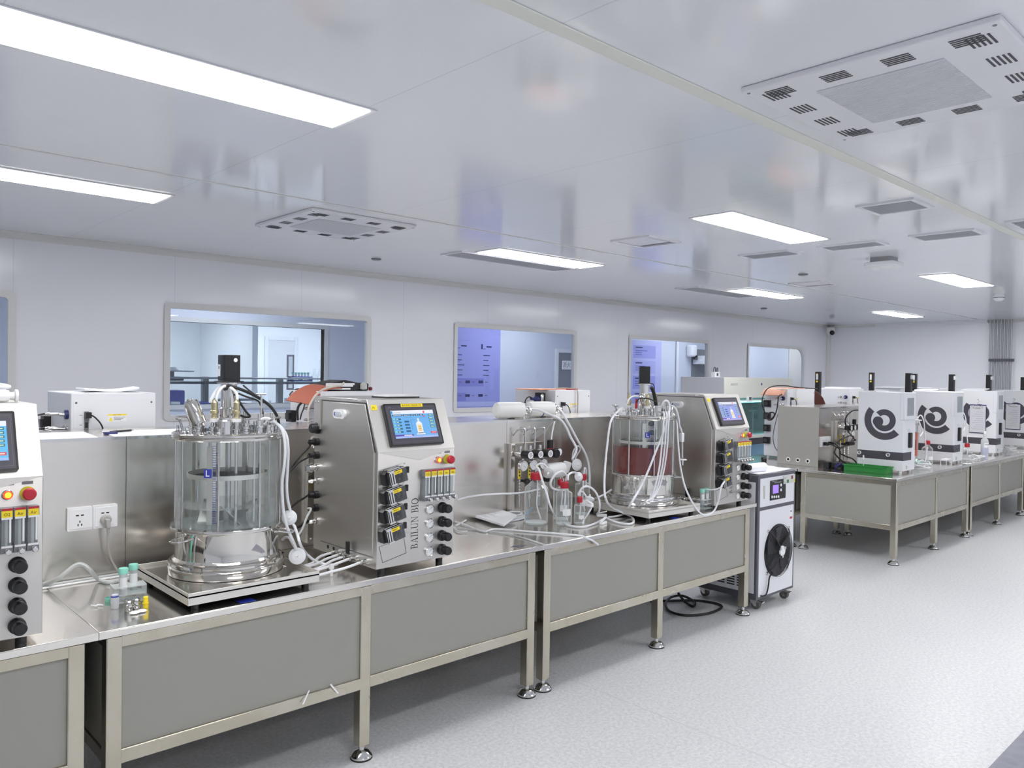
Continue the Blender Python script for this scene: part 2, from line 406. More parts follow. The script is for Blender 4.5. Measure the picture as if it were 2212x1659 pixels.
def vent(x0, x1, y0, y1, along, label, dark=GRB, n=9, plain=False, slat=None):
    cx, cy = (x0+x1)/2, (y0+y1)/2; a, c = (x1-x0)/2, (y1-y0)/2
    r = thing('ceiling_vent', label, 'vent', (cx, cy, ZC), 0, 'ceiling grilles')
    f = MB()
    for q in ((-a, a, -c, -c+.025), (-a, a, c-.025, c), (-a, -a+.025, -c+.025, c-.025), (a-.025, a, -c+.025, c-.025)): f.box(q[0], q[1], q[2], q[3], -.012, 0, AIR)
    f.build('frame', r)
    MB().box(-a+.025, a-.025, -c+.025, c-.025, -.003, 0, dark).build('backing', r)
    if not plain:
        s = MB(); T = Matrix.Rotation(0, 4, 'Z')
        for i in range(n):
            if along == 'x':
                y = -c+.03+(2*c-.06)*(i+.5)/n; s.box(-a+.025, a-.025, y-.004, y+.004, -.011, -.003, slat or GR1)
            else:
                x = -a+.03+(2*a-.06)*(i+.5)/n; s.box(x-.004, x+.004, -c+.025, c-.025, -.011, -.003, slat or GR1)
        s.build('slat', r)
    else:
        MB().box(-a+.04, a-.09, -c+.05, c-.04, -.009, -.003, AIR).build('cover', r)
    return r
vent(4.52, 4.91, 3.43, 3.785, 'x', 'square white ceiling grille left of the big aisle lamp', plain=True)
vent(4.55, 4.87, 1.66, 1.98, 'y', 'small louvred ceiling grille nearest to the large air unit', n=12)
vent(5.73, 6.0, 1.71, 2.125, 'y', 'louvred ceiling grille under the ivory strip at the far right', n=8)
vent(5.76, 6.0, 2.35, 2.79, 'y', 'louvred ceiling grille right of the aisle lamp end', n=7)
vent(5.75, 6.0, 3.02, 3.46, 'y', 'louvred ceiling grille left of the aisle lamp end', n=7)
vent(4.09, 5.47, 5.0, 5.285, 'x', 'long narrow ceiling grille behind the lamp above the violet board', n=6, dark=M('vent_pale', (186, 188, 194), .6))
vent(7.47, 8.8, 4.98, 5.3, 'x', 'long narrow ceiling grille behind the farther back lamp', n=6, dark=M('vent_pale', (172, 174, 181), .6))
vent(7.82, 8.2, 3.74, 4.1, 'x', 'square flat ceiling grille beyond the small ceiling disc', plain=True)
vent(5.6, 5.95, 1.22, 1.5, 'y', 'louvred ceiling grille cut by the right edge', n=8)
def disc(x, y, label):
    single('ceiling_disc', MB().lathe([(0, -.014), (.03, -.014), (.045, -.008), (.045, 0)], MGREY, (x, y, ZC), n=18), label, 'sprinkler', 'small ceiling discs', loc=None)
disc(3.884, 5.945, 'small grey ceiling disc near the slotted air unit by the wall')
disc(7.23, 3.636, 'small grey ceiling disc before the far square grille')
disc(10.48, 5.862, 'small grey ceiling disc close to the wall near the far lamps')
r = thing('access_point', 'white square wireless access point hanging under the ceiling', 'access point', (6.68, 2.66, ZC))
MB().rbox(-.12, .12, -.12, .12, -.075, -.04, .03, WHITE2).build('body', r, bevel=.008)
MB().rbox(-.085, .085, -.085, .085, -.04, 0, .02, M('bracket_grey', (168, 168, 172), .5)).build('mount', r)
r = thing('smoke_detector', 'round white smoke detector under the ceiling at the far right', 'smoke detector', (10.3, 2.8, ZC))
MB().lathe([(.05, 0), (.055, -.02), (.06, -.03)], WHITE2, n=24).build('base', r)
MB().lathe([(.06, -.03), (.06, -.055), (.045, -.075), (.03, -.08), (0, -.08)], WHITE2, n=24).build('cap', r)
MB().lathe([(.0605, -.04), (.0605, -.046)], SLOT, n=24).build('slit', r)
r = thing('dome_camera', 'white security camera with black lens in the far room corner', 'camera', (14.45, 6.7, ZC))
MB().lathe([(.06, 0), (.06, -.03), (.05, -.045), (0, -.045)], MGREY, n=20).build('mount', r)
MB().lathe([(.05, -.045), (.075, -.07), (.075, -.14), (.05, -.19), (0, -.2)], WHITE2, n=20).build('housing', r)
MB().ldir((-.05, -.045, -.15), (-.6, -.55, -.3), [(.0, .045), (.03, .042), (.045, .025), (.045, 0)], BLACK, n=18).build('lens', r)
single('ceiling_duct', MB().add([(XE-.11, 5.92, 2.535), (XE, 5.92, 2.535), (XE, 4.12, 2.545), (XE-.11, 4.12, 2.575), (XE-.11, 5.92, 2.6), (XE, 5.92, 2.6), (XE, 4.12, 2.6), (XE-.11, 4.12, 2.6)],
       [(0, 1, 2, 3), (4, 5, 6, 7), (0, 1, 5, 4), (1, 2, 6, 5), (2, 3, 7, 6), (3, 0, 4, 7)], WHITE), 'long white duct box under the ceiling on the end wall', 'duct')
PIPEM = M('pipe_grey', (176, 177, 182), .3, .6)
for i in range(7):
    y = 4.075-.05*i
    single('wall_pipe', MB().cyl((XE-.06, y, 0), (XE-.06, y, ZC), .013, PIPEM, n=10), 'thin grey pipe running up the end wall behind the dark clamp', 'pipe', 'grey pipes on the end wall')
single('pipe_clamp', MB().box(XE-.085, XE-.045, 3.73, 4.09, 1.91, 1.955, SLATE), 'dark clamp bar across the pipes on the end wall', 'clamp', bevel=.004)

# ------------------------------------------------------------------ what lies behind the windows
YC = 8.4
struct(MB().box(XL, 18, YW+.04, YC, -.1, 0, FL).build('floor_corridor'))
struct(MB().box(XL, 18, YW+.04, 12.1, ZC, ZC+.1, CORRW).build('ceiling_corridor'))
struct(MB().box(XL-.1, XL, YW+.04, 12.1, 0, ZC, CORRW).build('wall_corridor_left'))
struct(MB().box(18, 18.1, YW+.04, 12.1, 0, ZC, CORRW).build('wall_corridor_right'))
cw = MB(); ia, ib, iz0, iz1 = 2.0, 4.77, 1.216, 2.09
cw.box(XL, ia, YC, YC+.08, 0, ZC, CORR).box(ib, 18, YC, YC+.08, 0, ZC, CORR)
cw.box(ia, ib, YC, YC+.08, 0, iz0, CORR).box(ia, ib, YC, YC+.08, iz1, ZC, CORR); struct(cw.build('wall_corridor'))
root = bpy.data.objects.new('window_6', None); COL.objects.link(root); root.location = (ia, YC, iz0); struct(root)
f = MB(); L, H = ib-ia, iz1-iz0
for q in ((-.05, L+.05, -.05, 0), (-.05, L+.05, H, H+.05), (-.05, 0, 0, H), (L, L+.05, 0, H)): f.box(q[0], q[1], -.012, .08, q[2], q[3], TRIM)
f.build('window_frame', root); MB().box(.002, L-.002, .035, .042, .002, H-.002, WGLASS).build('pane', root)
YB = 12.0
struct(MB().box(XL, 18, YB, YB+.1, 0, ZC, CORRW).build('wall_laboratory_back'))
struct(MB().box(4.7, 4.78, 10.2, YB, 0, ZC, CORRW).build('wall_laboratory_left'))
struct(MB().box(7.2, 7.28, YC+.08, YB, 0, ZC, CORRW).build('wall_laboratory_right'))
struct(MB().box(XL, 18, YC+.08, YB, -.1, 0, FL).build('floor_laboratory'))
for k, (x, y, s) in enumerate(((-.7, 7.65, 'first'), (3.4, 7.65, 'second'), (7.6, 7.65, 'third'), (11.6, 7.65, 'fourth'), (14.4, 7.65, 'fifth'), (16.2, 7.65, 'sixth'))):  # lamps added out of sight to brighten the corridor
    lamp(x, y, 'added unseen ceiling lamp in the corridor behind the windows, %s from the left' % s, LAMPB, 'added corridor lamps')
for x, s in ((3.2, 'left'), (5.6, 'right')): lamp(x, 10.6, 'added unseen ceiling lamp in the inner laboratory, %s one' % s, LAMPC, 'added inner laboratory lamps')  # unseen pair added to light the inner laboratory
DOORG = M('door_grey', (150, 153, 160), .45); DOORL = M('door_light', (214, 216, 220), .4)
def door(n, x0, x1, y, h, leaf, name_sign=False, win=None):
    r = bpy.data.objects.new('door_%d' % n, None); COL.objects.link(r); r.location = (x0, y, 0); struct(r); W = x1-x0
    f = MB(); f.box(-.06, 0, -.03, 0, 0, h+.06, WHITE).box(W, W+.06, -.03, 0, 0, h+.06, WHITE).box(0, W, -.03, 0, h, h+.06, WHITE); f.build('door_frame', r, bevel=.004)
    MB().box(0, W, -.012, 0, 0, h, leaf).build('door_leaf', r)
    MB().box(.02, .05, -.045, -.012, .95, 1.1, CHROME).build('door_handle', r, bevel=.004)
    if win:
        g = MB(); a, c, z0, z1 = win; g.box(a, c, -.018, -.012, z0, z1, SLATE).box(a+.03, c-.03, -.02, -.017, z0+.03, z1-.03, M('door_pane', (186, 192, 198), .2)); g.build('door_window', r)
    return r
door(1, 5.2, 5.5, YB, 2.05, DOORG)
door(2, 5.79, 6.25, YB, 2.08, DOORL, win=(.33, .46, 1.27, 1.85))
d3 = door(3, 8.81, 9.7, YC, 1.93, M('door_slate', (126, 130, 140), .4))
sg = MB(); sg.box(0, .36, -.006, 0, 0, .15, M('sign_grey', (96, 100, 108), .4)).box(.006, .354, -.009, -.005, .006, .144, WHITE2)
T = frame((.02, -.0095, .045), (1, 0, 0), (0, 0, 1)); sg.text('消火栓', .095, SLATE, T)
sg.text('XIAOHUOSHUAN', .02, MGREY, frame((.03, -.0095, .018), (1, 0, 0), (0, 0, 1)))
single('door_sign', sg, 'white sign with three Chinese characters on the grey corridor door', 'sign', loc=(8.885, YC-.013, 1.665))
# printed boards seen through the second and third windows
PB1 = M('poster_violet', (160, 163, 226), .35); PB2 = M('poster_pale', (190, 193, 238), .35); PB3 = M('poster_deep', (136, 137, 212), .35)
def poster(x0, x1, z0, z1, label, pale, seed):
    rnd = random.Random(seed); y = YC-.012; mb = MB(); W = x1-x0; H = z1-z0
    base = PB2 if pale else PB1
    mb.box(0, W, -.01, 0, 0, H, base)
    def q(a, c, d, e, m, k=1): mb.box(a*W, c*W, -.0105-.0005*k, -.01, d*H, e*H, m)
    if not pale:
        q(.02, .98, .0, .13, PB3); q(.1, .22, .03, .09, DGREY, 2); q(.45, .6, .03, .1, SLATE, 2); q(.75, .88, .03, .09, NAVY, 2)
        q(.02, .55, .2, .29, PB3); q(.12, .78, .36, .45, PB3); q(.02, .95, .14, .19, PB2)
        for i in range(3):
            cx = .08+.33*i; T = Matrix.Translation((0, -.0112, 0))
            q(cx, cx+.02, .78, .83, NAVY, 2); q(cx, cx+.06, .775, .78, NAVY, 2); q(cx+.07, cx+.14, .795, .81, NAVY, 2)
            for j in range(5): q(cx+.03, cx+.03+.05+.04*rnd.random(), .7-.055*j, .708-.055*j, NAVY, 2)
        for i in range(4):
            for z in (.395, .245): q(.2+.17*i, .26+.17*i, z, z+.03, NAVY, 2); q(.285+.17*i, .32+.17*i, z+.01, z+.016, DGREY, 2)
        q(.0, .09, .9, .93, NAVY, 2); q(.0, .6, .86, .863, PB3, 2)
    else:
        for i in range(2):
            for j in range(5):
                a = .05+.44*i; zz = .02+.19*j
                q(a, a+.4, zz, zz+.16, PB1 if (i+j) % 2 else M('poster_mid', (174, 177, 232), .35))
                q(a+.04, a+.16, zz+.125, zz+.14, NAVY, 2)
                for t in range(3): q(a+.04, a+.12+.15*rnd.random(), zz+.09-.025*t, zz+.097-.025*t, BLUEP, 2)
    single('wall_poster', mb, label, 'poster', loc=(x0, y+.01, z0))
poster(6.2, 7.604, .95, 2.22, 'violet printed board with icons seen through the second window', False, 3)
poster(9.9, 11.473, .8, 2.2, 'pale violet board of text blocks seen through the third window', True, 5)
single('wall_conduit', MB().cyl((11.93, YC-.03, 0), (11.93, YC-.03, 2.58), .025, WHITE2), 'thin white conduit on the corridor wall beside the pale board', 'conduit')
r = thing('hand_dryer', 'white hand dryer on the corridor wall behind the third window', 'hand dryer', (12.31, YC, 1.93))
MB().rbox(-.09, .09, -.16, 0, .02, .24, .06, WHITE2).build('body', r, bevel=.03)
MB().ldir((.03, -.11, .04), (.3, -.5, -.7), [(.05, 0), (.045, .05), (0, .05)], BLACK).build('nozzle', r)
r = thing('wash_basin', 'grey tiled wash niche with white shelf beyond the third window', 'basin', (12.42, YC, 1.2))
MB().box(0, .9, -.02, 0, 0, .9, M('niche_grey', (120, 122, 128), .4)).build('back_panel', r)
MB().box(.02, .9, -.2, -.02, .62, .7, WHITE).build('shelf', r, bevel=.006)
MB().box(.15, .9, -.17, -.03, .7, .78, WHITE2).build('tray', r, bevel=.01)
single('wall_panel', MB().box(16.1, 17.4, YC-.02, YC, .2, 2.35, M('beige_panel', (222, 220, 216), .5)), 'beige panel on the corridor wall behind the last window', 'panel')
# inner laboratory furniture
r = thing('laboratory_bench', 'white bench in the inner laboratory behind the wide window', 'bench', (2.3, 9.25, 0))
MB().box(0, 4.2, 0, .85, .86, .9, WHITE).build('top', r, bevel=.004)
for x in (0, 1.4, 2.8): MB().box(x+.02, x+1.38, .06, .83, .02, .86, WHITE).build('cupboard', r)
r = thing('bench_shelf', 'glass shelf on metal rails above the inner laboratory bench', 'shelf', (2.4, 9.75, .9))
MB().box(0, 3.2, -.12, .14, .535, .543, TEALG).build('glass_shelf', r)
MB().box(0, 3.2, -.13, -.118, .51, .538, SLATE).build('edge', r)
MB().cyl((0, -.1, .585), (3.2, -.1, .585), .013, PIPEM).build('rail', r)
for x in (.55, 1.45, 2.45): MB().box(x, x+.07, -.02, .05, 0, .6, MGREY).build('post', r)
r = thing('tube_rack', 'blue rack of capped tubes on the shelf in the inner laboratory', 'rack', (5.03, 9.75, 1.445))
m = MB()
for z in (0, .05): m.box(0, .3, -.06, .06, z, z+.018, BLUE)
for x in (0, .145, .29): m.box(x, x+.01, -.06, .06, 0, .068, BLUE)
m.build('frame', r)
for i in range(6): MB().cyl((.035+.046*i, 0, .02), (.035+.046*i, 0, .1), .014, FROST, n=10).cyl((.035+.046*i, 0, .1), (.035+.046*i, 0, .122), .017, MINT, n=10).build('tube', r)
GB = [(.05, 0), (.055, .02), (.055, .12), (.022, .2), (.022, .3), (.03, .31)]
for i, (x, s) in enumerate(((5.39, 'shorter one beside the tube rack'), (5.49, 'tall one at the shelf end'))):
    sc = (.55, .95)[i]
    single('glass_flask', MB().lathe([(a*.8, z*sc) for a, z in GB], GLASS, (x, 9.75, 1.445), n=16), 'clear glass flask on the inner laboratory shelf, '+s, 'flask', 'flasks on the inner shelf')
r = thing('microscope_stand', 'grey boom microscope on the shelf in the inner laboratory', 'microscope', (4.2, 9.77, 1.445))
MB().box(-.1, .06, -.08, .08, 0, .03, MGREY).build('base', r, bevel=.008)
MB().cyl((0, 0, .03), (-.02, 0, .2), .028, MGREY).build('column', r)
MB().cyl((-.06, 0, .2), (.12, 0, .17), .04, DGREY, r1=.05).build('head', r)
r = thing('overhead_scale', 'grey balance with flat pan on the inner laboratory shelf', 'balance', (3.48, 9.78, 1.4475))
MB().box(-.1, .12, -.09, .09, 0, .05, MGREY).build('base', r, bevel=.004)
MB().cyl((0, 0, .05), (0, 0, .11), .035, MGREY).build('column', r)
MB().box(-.24, .24, -.1, .1, .11, .125, M('pan_grey', (186, 190, 196), .3)).build('pan', r, bevel=.004)
MB().lathe([(.09, .125), (.05, .17), (0, .175)], WHITE, n=16).build('dome', r)
for i, (x, y, w, h, lab) in enumerate(((3.42, 9.55, .2, .44, 'tall blue instrument at the left of the inner bench'), (3.72, 9.5, .26, .3, 'low blue instrument right of the tall blue one'))):
    r = thing('bench_instrument', lab, 'instrument', (x, y, .9), 0, 'blue instruments on the inner bench')
    MB().box(-w/2, w/2, -.12, .14, 0, h, M('instrument_blue', (92, 96, 168), .4)).build('body', r, bevel=.015)
    MB().box(-w/2+.02, w/2-.08, -.19, -.12, 0, h*.7, WHITE2).build('front_block', r, bevel=.01)
    MB().box(-w/2+.05, -w/2+.09, -.192, -.19, h*.35, h*.6, SLATE).build('display', r)
r = thing('shaker_plate', 'grey platform shaker beside the blue instruments on the inner bench', 'shaker', (4.12, 9.45, .9))
MB().box(-.12, .14, -.1, .12, 0, .28, M('shaker_grey', (150, 154, 160), .4)).build('body', r, bevel=.01)
MB().box(-.22, .2, -.14, .12, .31, .335, MGREY).build('platform', r, bevel=.006)
MB().cyl((0, 0, .28), (0, 0, .31), .05, CHROME).build('drive', r)
r = thing('beaker_tray', 'tray of clear beakers on the inner laboratory bench', 'tray', (4.95, 9.45, .9))
MB().box(-.18, .18, -.1, .1, 0, .25, FROST).build('box', r)
for i in range(4): MB().lathe([(.03, .25), (.03, .33)], FROST, (-.12+.08*i, 0, 0), n=12).build('beaker', r)
# ================================================================== stainless benches
def table(label, x0, x1, y0, y1, legs, loc_group, wood=None, ends=True):
    """steel table, front edge on y0; legs = left x of the three front posts"""
    zt = .745; W = x1-x0; D = y1-y0; s = .05
    r = thing('steel_table', label, 'table', (x0, y0, 0), 0, loc_group)
    t = MB(); t.box(0, W, 0, D, zt-.004, zt, STEEL); t.box(0, W, 0, .003, zt-.026, zt-.003, STEEL); t.box(0, W, D-.003, D, zt-.026, zt-.003, STEEL)
    t.box(0, .003, .003, D-.003, zt-.026, zt-.003, STEEL).box(W-.003, W, .003, D-.003, zt-.026, zt-.003, STEEL); t.build('table_top', r, bevel=.0015)
    L = [l-x0 for l in legs]; (yf, yb) = (.006, D-.077) if 'front' in loc_group else (.03, D-.056)
    for (z0, z1, nm) in ((zt-.066, zt-.027, 'top_rail'), (.293, .341, 'lower_rail')):
        for y in (yf, yb): MB().box(L[0]+.0015, L[2]+s-.0015, y+.001, y+s-.001, z0, z1, TUBE).build(nm, r, bevel=.003)
        for x in (L[0], L[2]): MB().box(x+.001, x+s-.001, yf+s-.01, yb+.01, z0+.0005, z1-.0005, TUBE).build(nm, r, bevel=.003)
    for y in (yf, yb):
        for x in L:
            lg = MB().box(x, x+s, y, y+s, .055, zt-.027, TUBE).build('leg', r, bevel=.004)
            ft = MB().lathe([(.012, .06), (.012, .035), (.03, .03), (.045, .012), (.045, .005)], CHROME, (x+s/2, y+s/2, 0), n=20)
            ft.lathe([(.046, .006), (.046, 0)], RUBBER, (x+s/2, y+s/2, 0), n=20); ft.build('levelling_foot', lg)
    for y, nm in ((yf+.012, 'front_panel'), (yb+s-.016, 'back_panel')):
        for a, c in ((L[0]+s, L[1]), (L[1]+s, L[2])):
            MB().box(a, c, y, y+.004, .341, zt-.066, GREYP).build(nm, r)
    for x in (L[0]+.006, L[2]+s-.01): MB().box(x, x+.004, yf+s, yb, .341, zt-.066, GREYP).build('end_panel', r)
    return r
YA = 2.736
table('steel table with grey panels at the left edge, holding the half-cut control cabinet', -1.28, .7545, YA, 3.59, (-1.245, -.29, .667), 'front row of the near island')
table('long steel table in front carrying the glass vessel of clear water', .7555, 2.7895, YA, 3.59, (.779, 1.74, 2.694), 'front row of the near island')
table('steel table carrying the red vessel, ending at the grey chiller', 2.7905, 4.848, YA, 3.59, (2.806, 3.76, 4.722), 'front row of the near island')
table('steel table behind the riser, under the white unit with papers on top', -1.28, .7545, 3.6, 4.454, (-1.245, -.29, .667), 'back row of the near island')
table('steel table behind the riser, under the unit with the black bag', .7555, 2.7895, 3.6, 4.454, (.779, 1.74, 2.694), 'back row of the near island')
table('steel table behind the riser, under the white unit with the tied cable', 2.7905, 4.848, 3.6, 4.454, (2.806, 3.76, 4.722), 'back row of the near island')
YI = 2.632
table('steel table at the near corner of the far island, under the first white unit', 6.985, 8.895, YI, 3.528, (6.995, 7.945, 8.82), 'front row of the far island')
table('second steel table of the far island, past the narrow gap', 8.905, 10.85, YI, 3.528, (8.935, 9.885, 10.78), 'front row of the far island')
table('third steel table of the far island, at the far end', 10.86, 12.8, YI, 3.528, (10.89, 11.83, 12.73), 'front row of the far island')
table('rear steel table of the far island near the chiller, under the orange mat unit', 6.985, 8.895, 3.538, 4.434, (6.995, 7.945, 8.82), 'back row of the far island')
table('rear steel table of the far island, middle one', 8.905, 10.85, 3.538, 4.434, (8.935, 9.885, 10.78), 'back row of the far island')
table('rear steel table of the far island, at the far end', 10.86, 12.8, 3.538, 4.434, (10.89, 11.83, 12.73), 'back row of the far island')
# riser boxes along the middle of the islands
def riser(label, x0, x1, y0, y1, grp, endpanel=False):
    r = thing('riser_box', label, 'riser', (x0, y0, .746), 0, grp); W = x1-x0; D = y1-y0; H = .569
    MB().box(0, W, 0, .002, 0, H, BOXST).build('front_face', r); MB().box(0, W, D-.002, D, 0, H, BOXST).build('back_face', r)
    MB().box(0, W, .002, D-.002, H-.002, H, BOXST).build('top_sheet', r)
    MB().box(0, W, -.0012, .0, H-.012, H+.001, CHROME).build('top_edge', r)
    if endpanel:
        MB().box(-.003, 0, -.002, D, 0, H, M('end_panel_steel', (180, 178, 172), .5, .6)).build('end_panel', r, bevel=.001)
        for s in (.3, .2, .1):
            g = MB(); Tm = frame((-.003, s, .05), (0, -1, 0), (0, 0, 1)); g.lathe([(.0, .001), (.011, .001)], BLACK, n=18, T=Tm)
            g.lathe([(.011, .001), (.013, .006), (.021, .005), (.022, 0)], WHITE2, n=22, T=Tm); g.build('grommet', r)
        for s, z in ((.395, .54), (.012, .535), (.012, .257), (.4, .26), (.36, .02), (.03, .02)):
            MB().ldir((-.003, s, z), (-1, 0, 0), [(.006, 0), (.004, .003), (0, .004)], CHROME, n=10).build('screw', r)
    else:
        for x in (0, W-.002): MB().box(x, x+.002, .002, D-.002, 0, H-.002, BOXST).build('end_panel', r)
    return r
riser('steel riser box behind the half-cut cabinet, with the wall socket', -.95, 1.049, 3.45, 3.93, 'riser boxes on the near island')
riser('steel riser box behind the clear water vessel and cabinet', 1.051, 3.188, 3.45, 3.93, 'riser boxes on the near island')
riser('steel riser box behind the bottles and the red vessel', 3.19, 4.78, 3.45, 3.93, 'riser boxes on the near island')
riser('steel riser box on the far island with three white grommets in its end', 7.253, 12.7, 3.462, 3.88, 'riser boxes on the far island', True)
# ================================================================== lettering of the control cabinets (upright serif capitals)
def arcpoly(cx, cy, rx0, ry0, rx1, ry1, a0, a1, n=14):
    P = []
    for i in range(n):
        for k in (i,): pass
        a = radians(a0+(a1-a0)*i/n); b = radians(a0+(a1-a0)*(i+1)/n)
        P.append([(cx+rx0*cos(a), cy+ry0*sin(a)), (cx+rx1*cos(a), cy+ry1*sin(a)), (cx+rx1*cos(b), cy+ry1*sin(b)), (cx+rx0*cos(b), cy+ry0*sin(b))])
    return P
def R4(a, b, c, d): return [(a, c), (b, c), (b, d), (a, d)]
def serif(x, y, w=.3, h=.035): return R4(x-w/2, x+w/2, y, y+h)
GL = {
 'B': (.62, [R4(.1, .2, 0, 1), R4(0, .35, 0, .035), R4(0, .33, .965, 1), R4(.2, .34, .5, .535)]+arcpoly(.3, .75, .12, .215, .22, .25, -90, 90)+arcpoly(.32, .26, .15, .225, .27, .26, -90, 90)),
 'A': (.76, [[(.08, 0), (.125, 0), (.4, .93), (.37, 1)], [(.54, 0), (.67, 0), (.41, 1), (.35, 1)], R4(.2, .56, .3, .335), serif(.1, 0, .22), serif(.61, 0, .27)]),
 'I': (.34, [R4(.12, .22, 0, 1), serif(.17, 0), serif(.17, .965)]),
 'L': (.6, [R4(.1, .2, 0, 1), R4(0, .52, 0, .035), R4(0, .32, .965, 1), [(.46, 0), (.52, 0), (.55, .24), (.52, .24)]]),
 'U': (.74, [R4(.1, .2, .3, 1), R4(.58, .62, .3, 1), serif(.15, .965), serif(.6, .965, .24)]+arcpoly(.36, .3, .17, .26, .26, .31, 180, 360)),
 'N': (.76, [R4(.1, .14, 0, 1), R4(.6, .64, 0, 1), [(.08, 1), (.2, 1), (.64, 0), (.6, 0)], serif(.12, 0, .24), serif(.62, .965, .24), serif(.06, .965, .16)]),
 'O': (.78, arcpoly(.38, .5, .25, .45, .36, .51, 0, 360, 32)), ' ': (.34, [])}
def serif_text(mb, t, h, T, m):
    x = 0
    for ch in t:
        w, polys = GL[ch]
        for P in polys: mb.add([((x+a)*h, b*h, 0) for a, b in P], [tuple(range(len(P)))], m, T)
        x += w+.04
    return x*h

# ================================================================== control cabinets
SCW, SCH = .2265, .126
def screen_picture(mb, T, pal):
    """process picture on the touch screen, u 0..1, v 0..1"""
    bg, bar, foot = pal
    def q(a, b, c, d, col, k=1):
        mb.add([(a*SCW, c*SCH, .0004*k), (b*SCW, c*SCH, .0004*k), (b*SCW, d*SCH, .0004*k), (a*SCW, d*SCH, .0004*k)], [(0, 1, 2, 3)], EM(*col), T)
    q(0, 1, 0, 1, bg); q(0, 1, .87, 1, bar, 2); q(.0, .04, .88, .98, (30, 150, 220), 3); q(.75, .79, .89, .97, (235, 90, 90), 3); q(.05, .22, .9, .93, (190, 190, 215), 3)
    q(0, 1, 0, .07, foot, 2); q(0, .42, .07, .13, (96, 74, 170), 2); q(.2, .38, .08, .115, (230, 225, 250), 3)
    for a, b in ((.02, .25), (.27, .42), (.44, .53), (.55, .63), (.65, .74)): q(a, b, .8, .85, (44, 50, 66), 2); q(a+.02, b-.02, .815, .835, (225, 235, 240), 3)
    for i in range(5):
        q(.03, .06, .68-.115*i, .72-.115*i, (150, 240, 150), 3); q(.08, .2, .655-.115*i, .715-.115*i, (44, 110, 130), 2); q(.09, .14, .67-.115*i, .7-.115*i, (200, 230, 240), 3)
    for i in range(4): q(.27, .38, .56-.115*i, .62-.115*i, (40, 96, 140), 2)
    for i in range(5): q(.86, .97, .77-.105*i, .84-.105*i, (56, 120, 116), 2); q(.875, .955, .79-.105*i, .82-.105*i, (200, 230, 225), 3)
    q(.84, .98, .13, .21, (214, 70, 84), 2); q(.86, .96, .155, .185, (250, 210, 210), 3)
    q(.53, .67, .17, .53, (235, 240, 245), 2); q(.555, .645, .22, .46, (240, 214, 150), 3); q(.55, .65, .53, .57, (250, 250, 250), 3); q(.58, .62, .57, .7, (225, 228, 235), 2)
    q(.5, .7, .105, .15, (240, 240, 250), 3); q(.54, .66, .15, .175, (70, 80, 110), 3); q(.575, .625, .3, .32, (170, 140, 90), 4); q(.575, .625, .38, .395, (170, 140, 90), 4)
    q(.42, .43, .3, .66, (80, 140, 190), 2); q(.42, .53, .65, .66, (80, 140, 190), 2); q(.3, .54, .735, .745, (80, 150, 200), 2); q(.66, .82, .735, .745, (80, 150, 200), 2); q(.74, .77, .75, .8, (225, 80, 110), 3)
SLOPE_DY, SLOPE_DZ = .09, .218
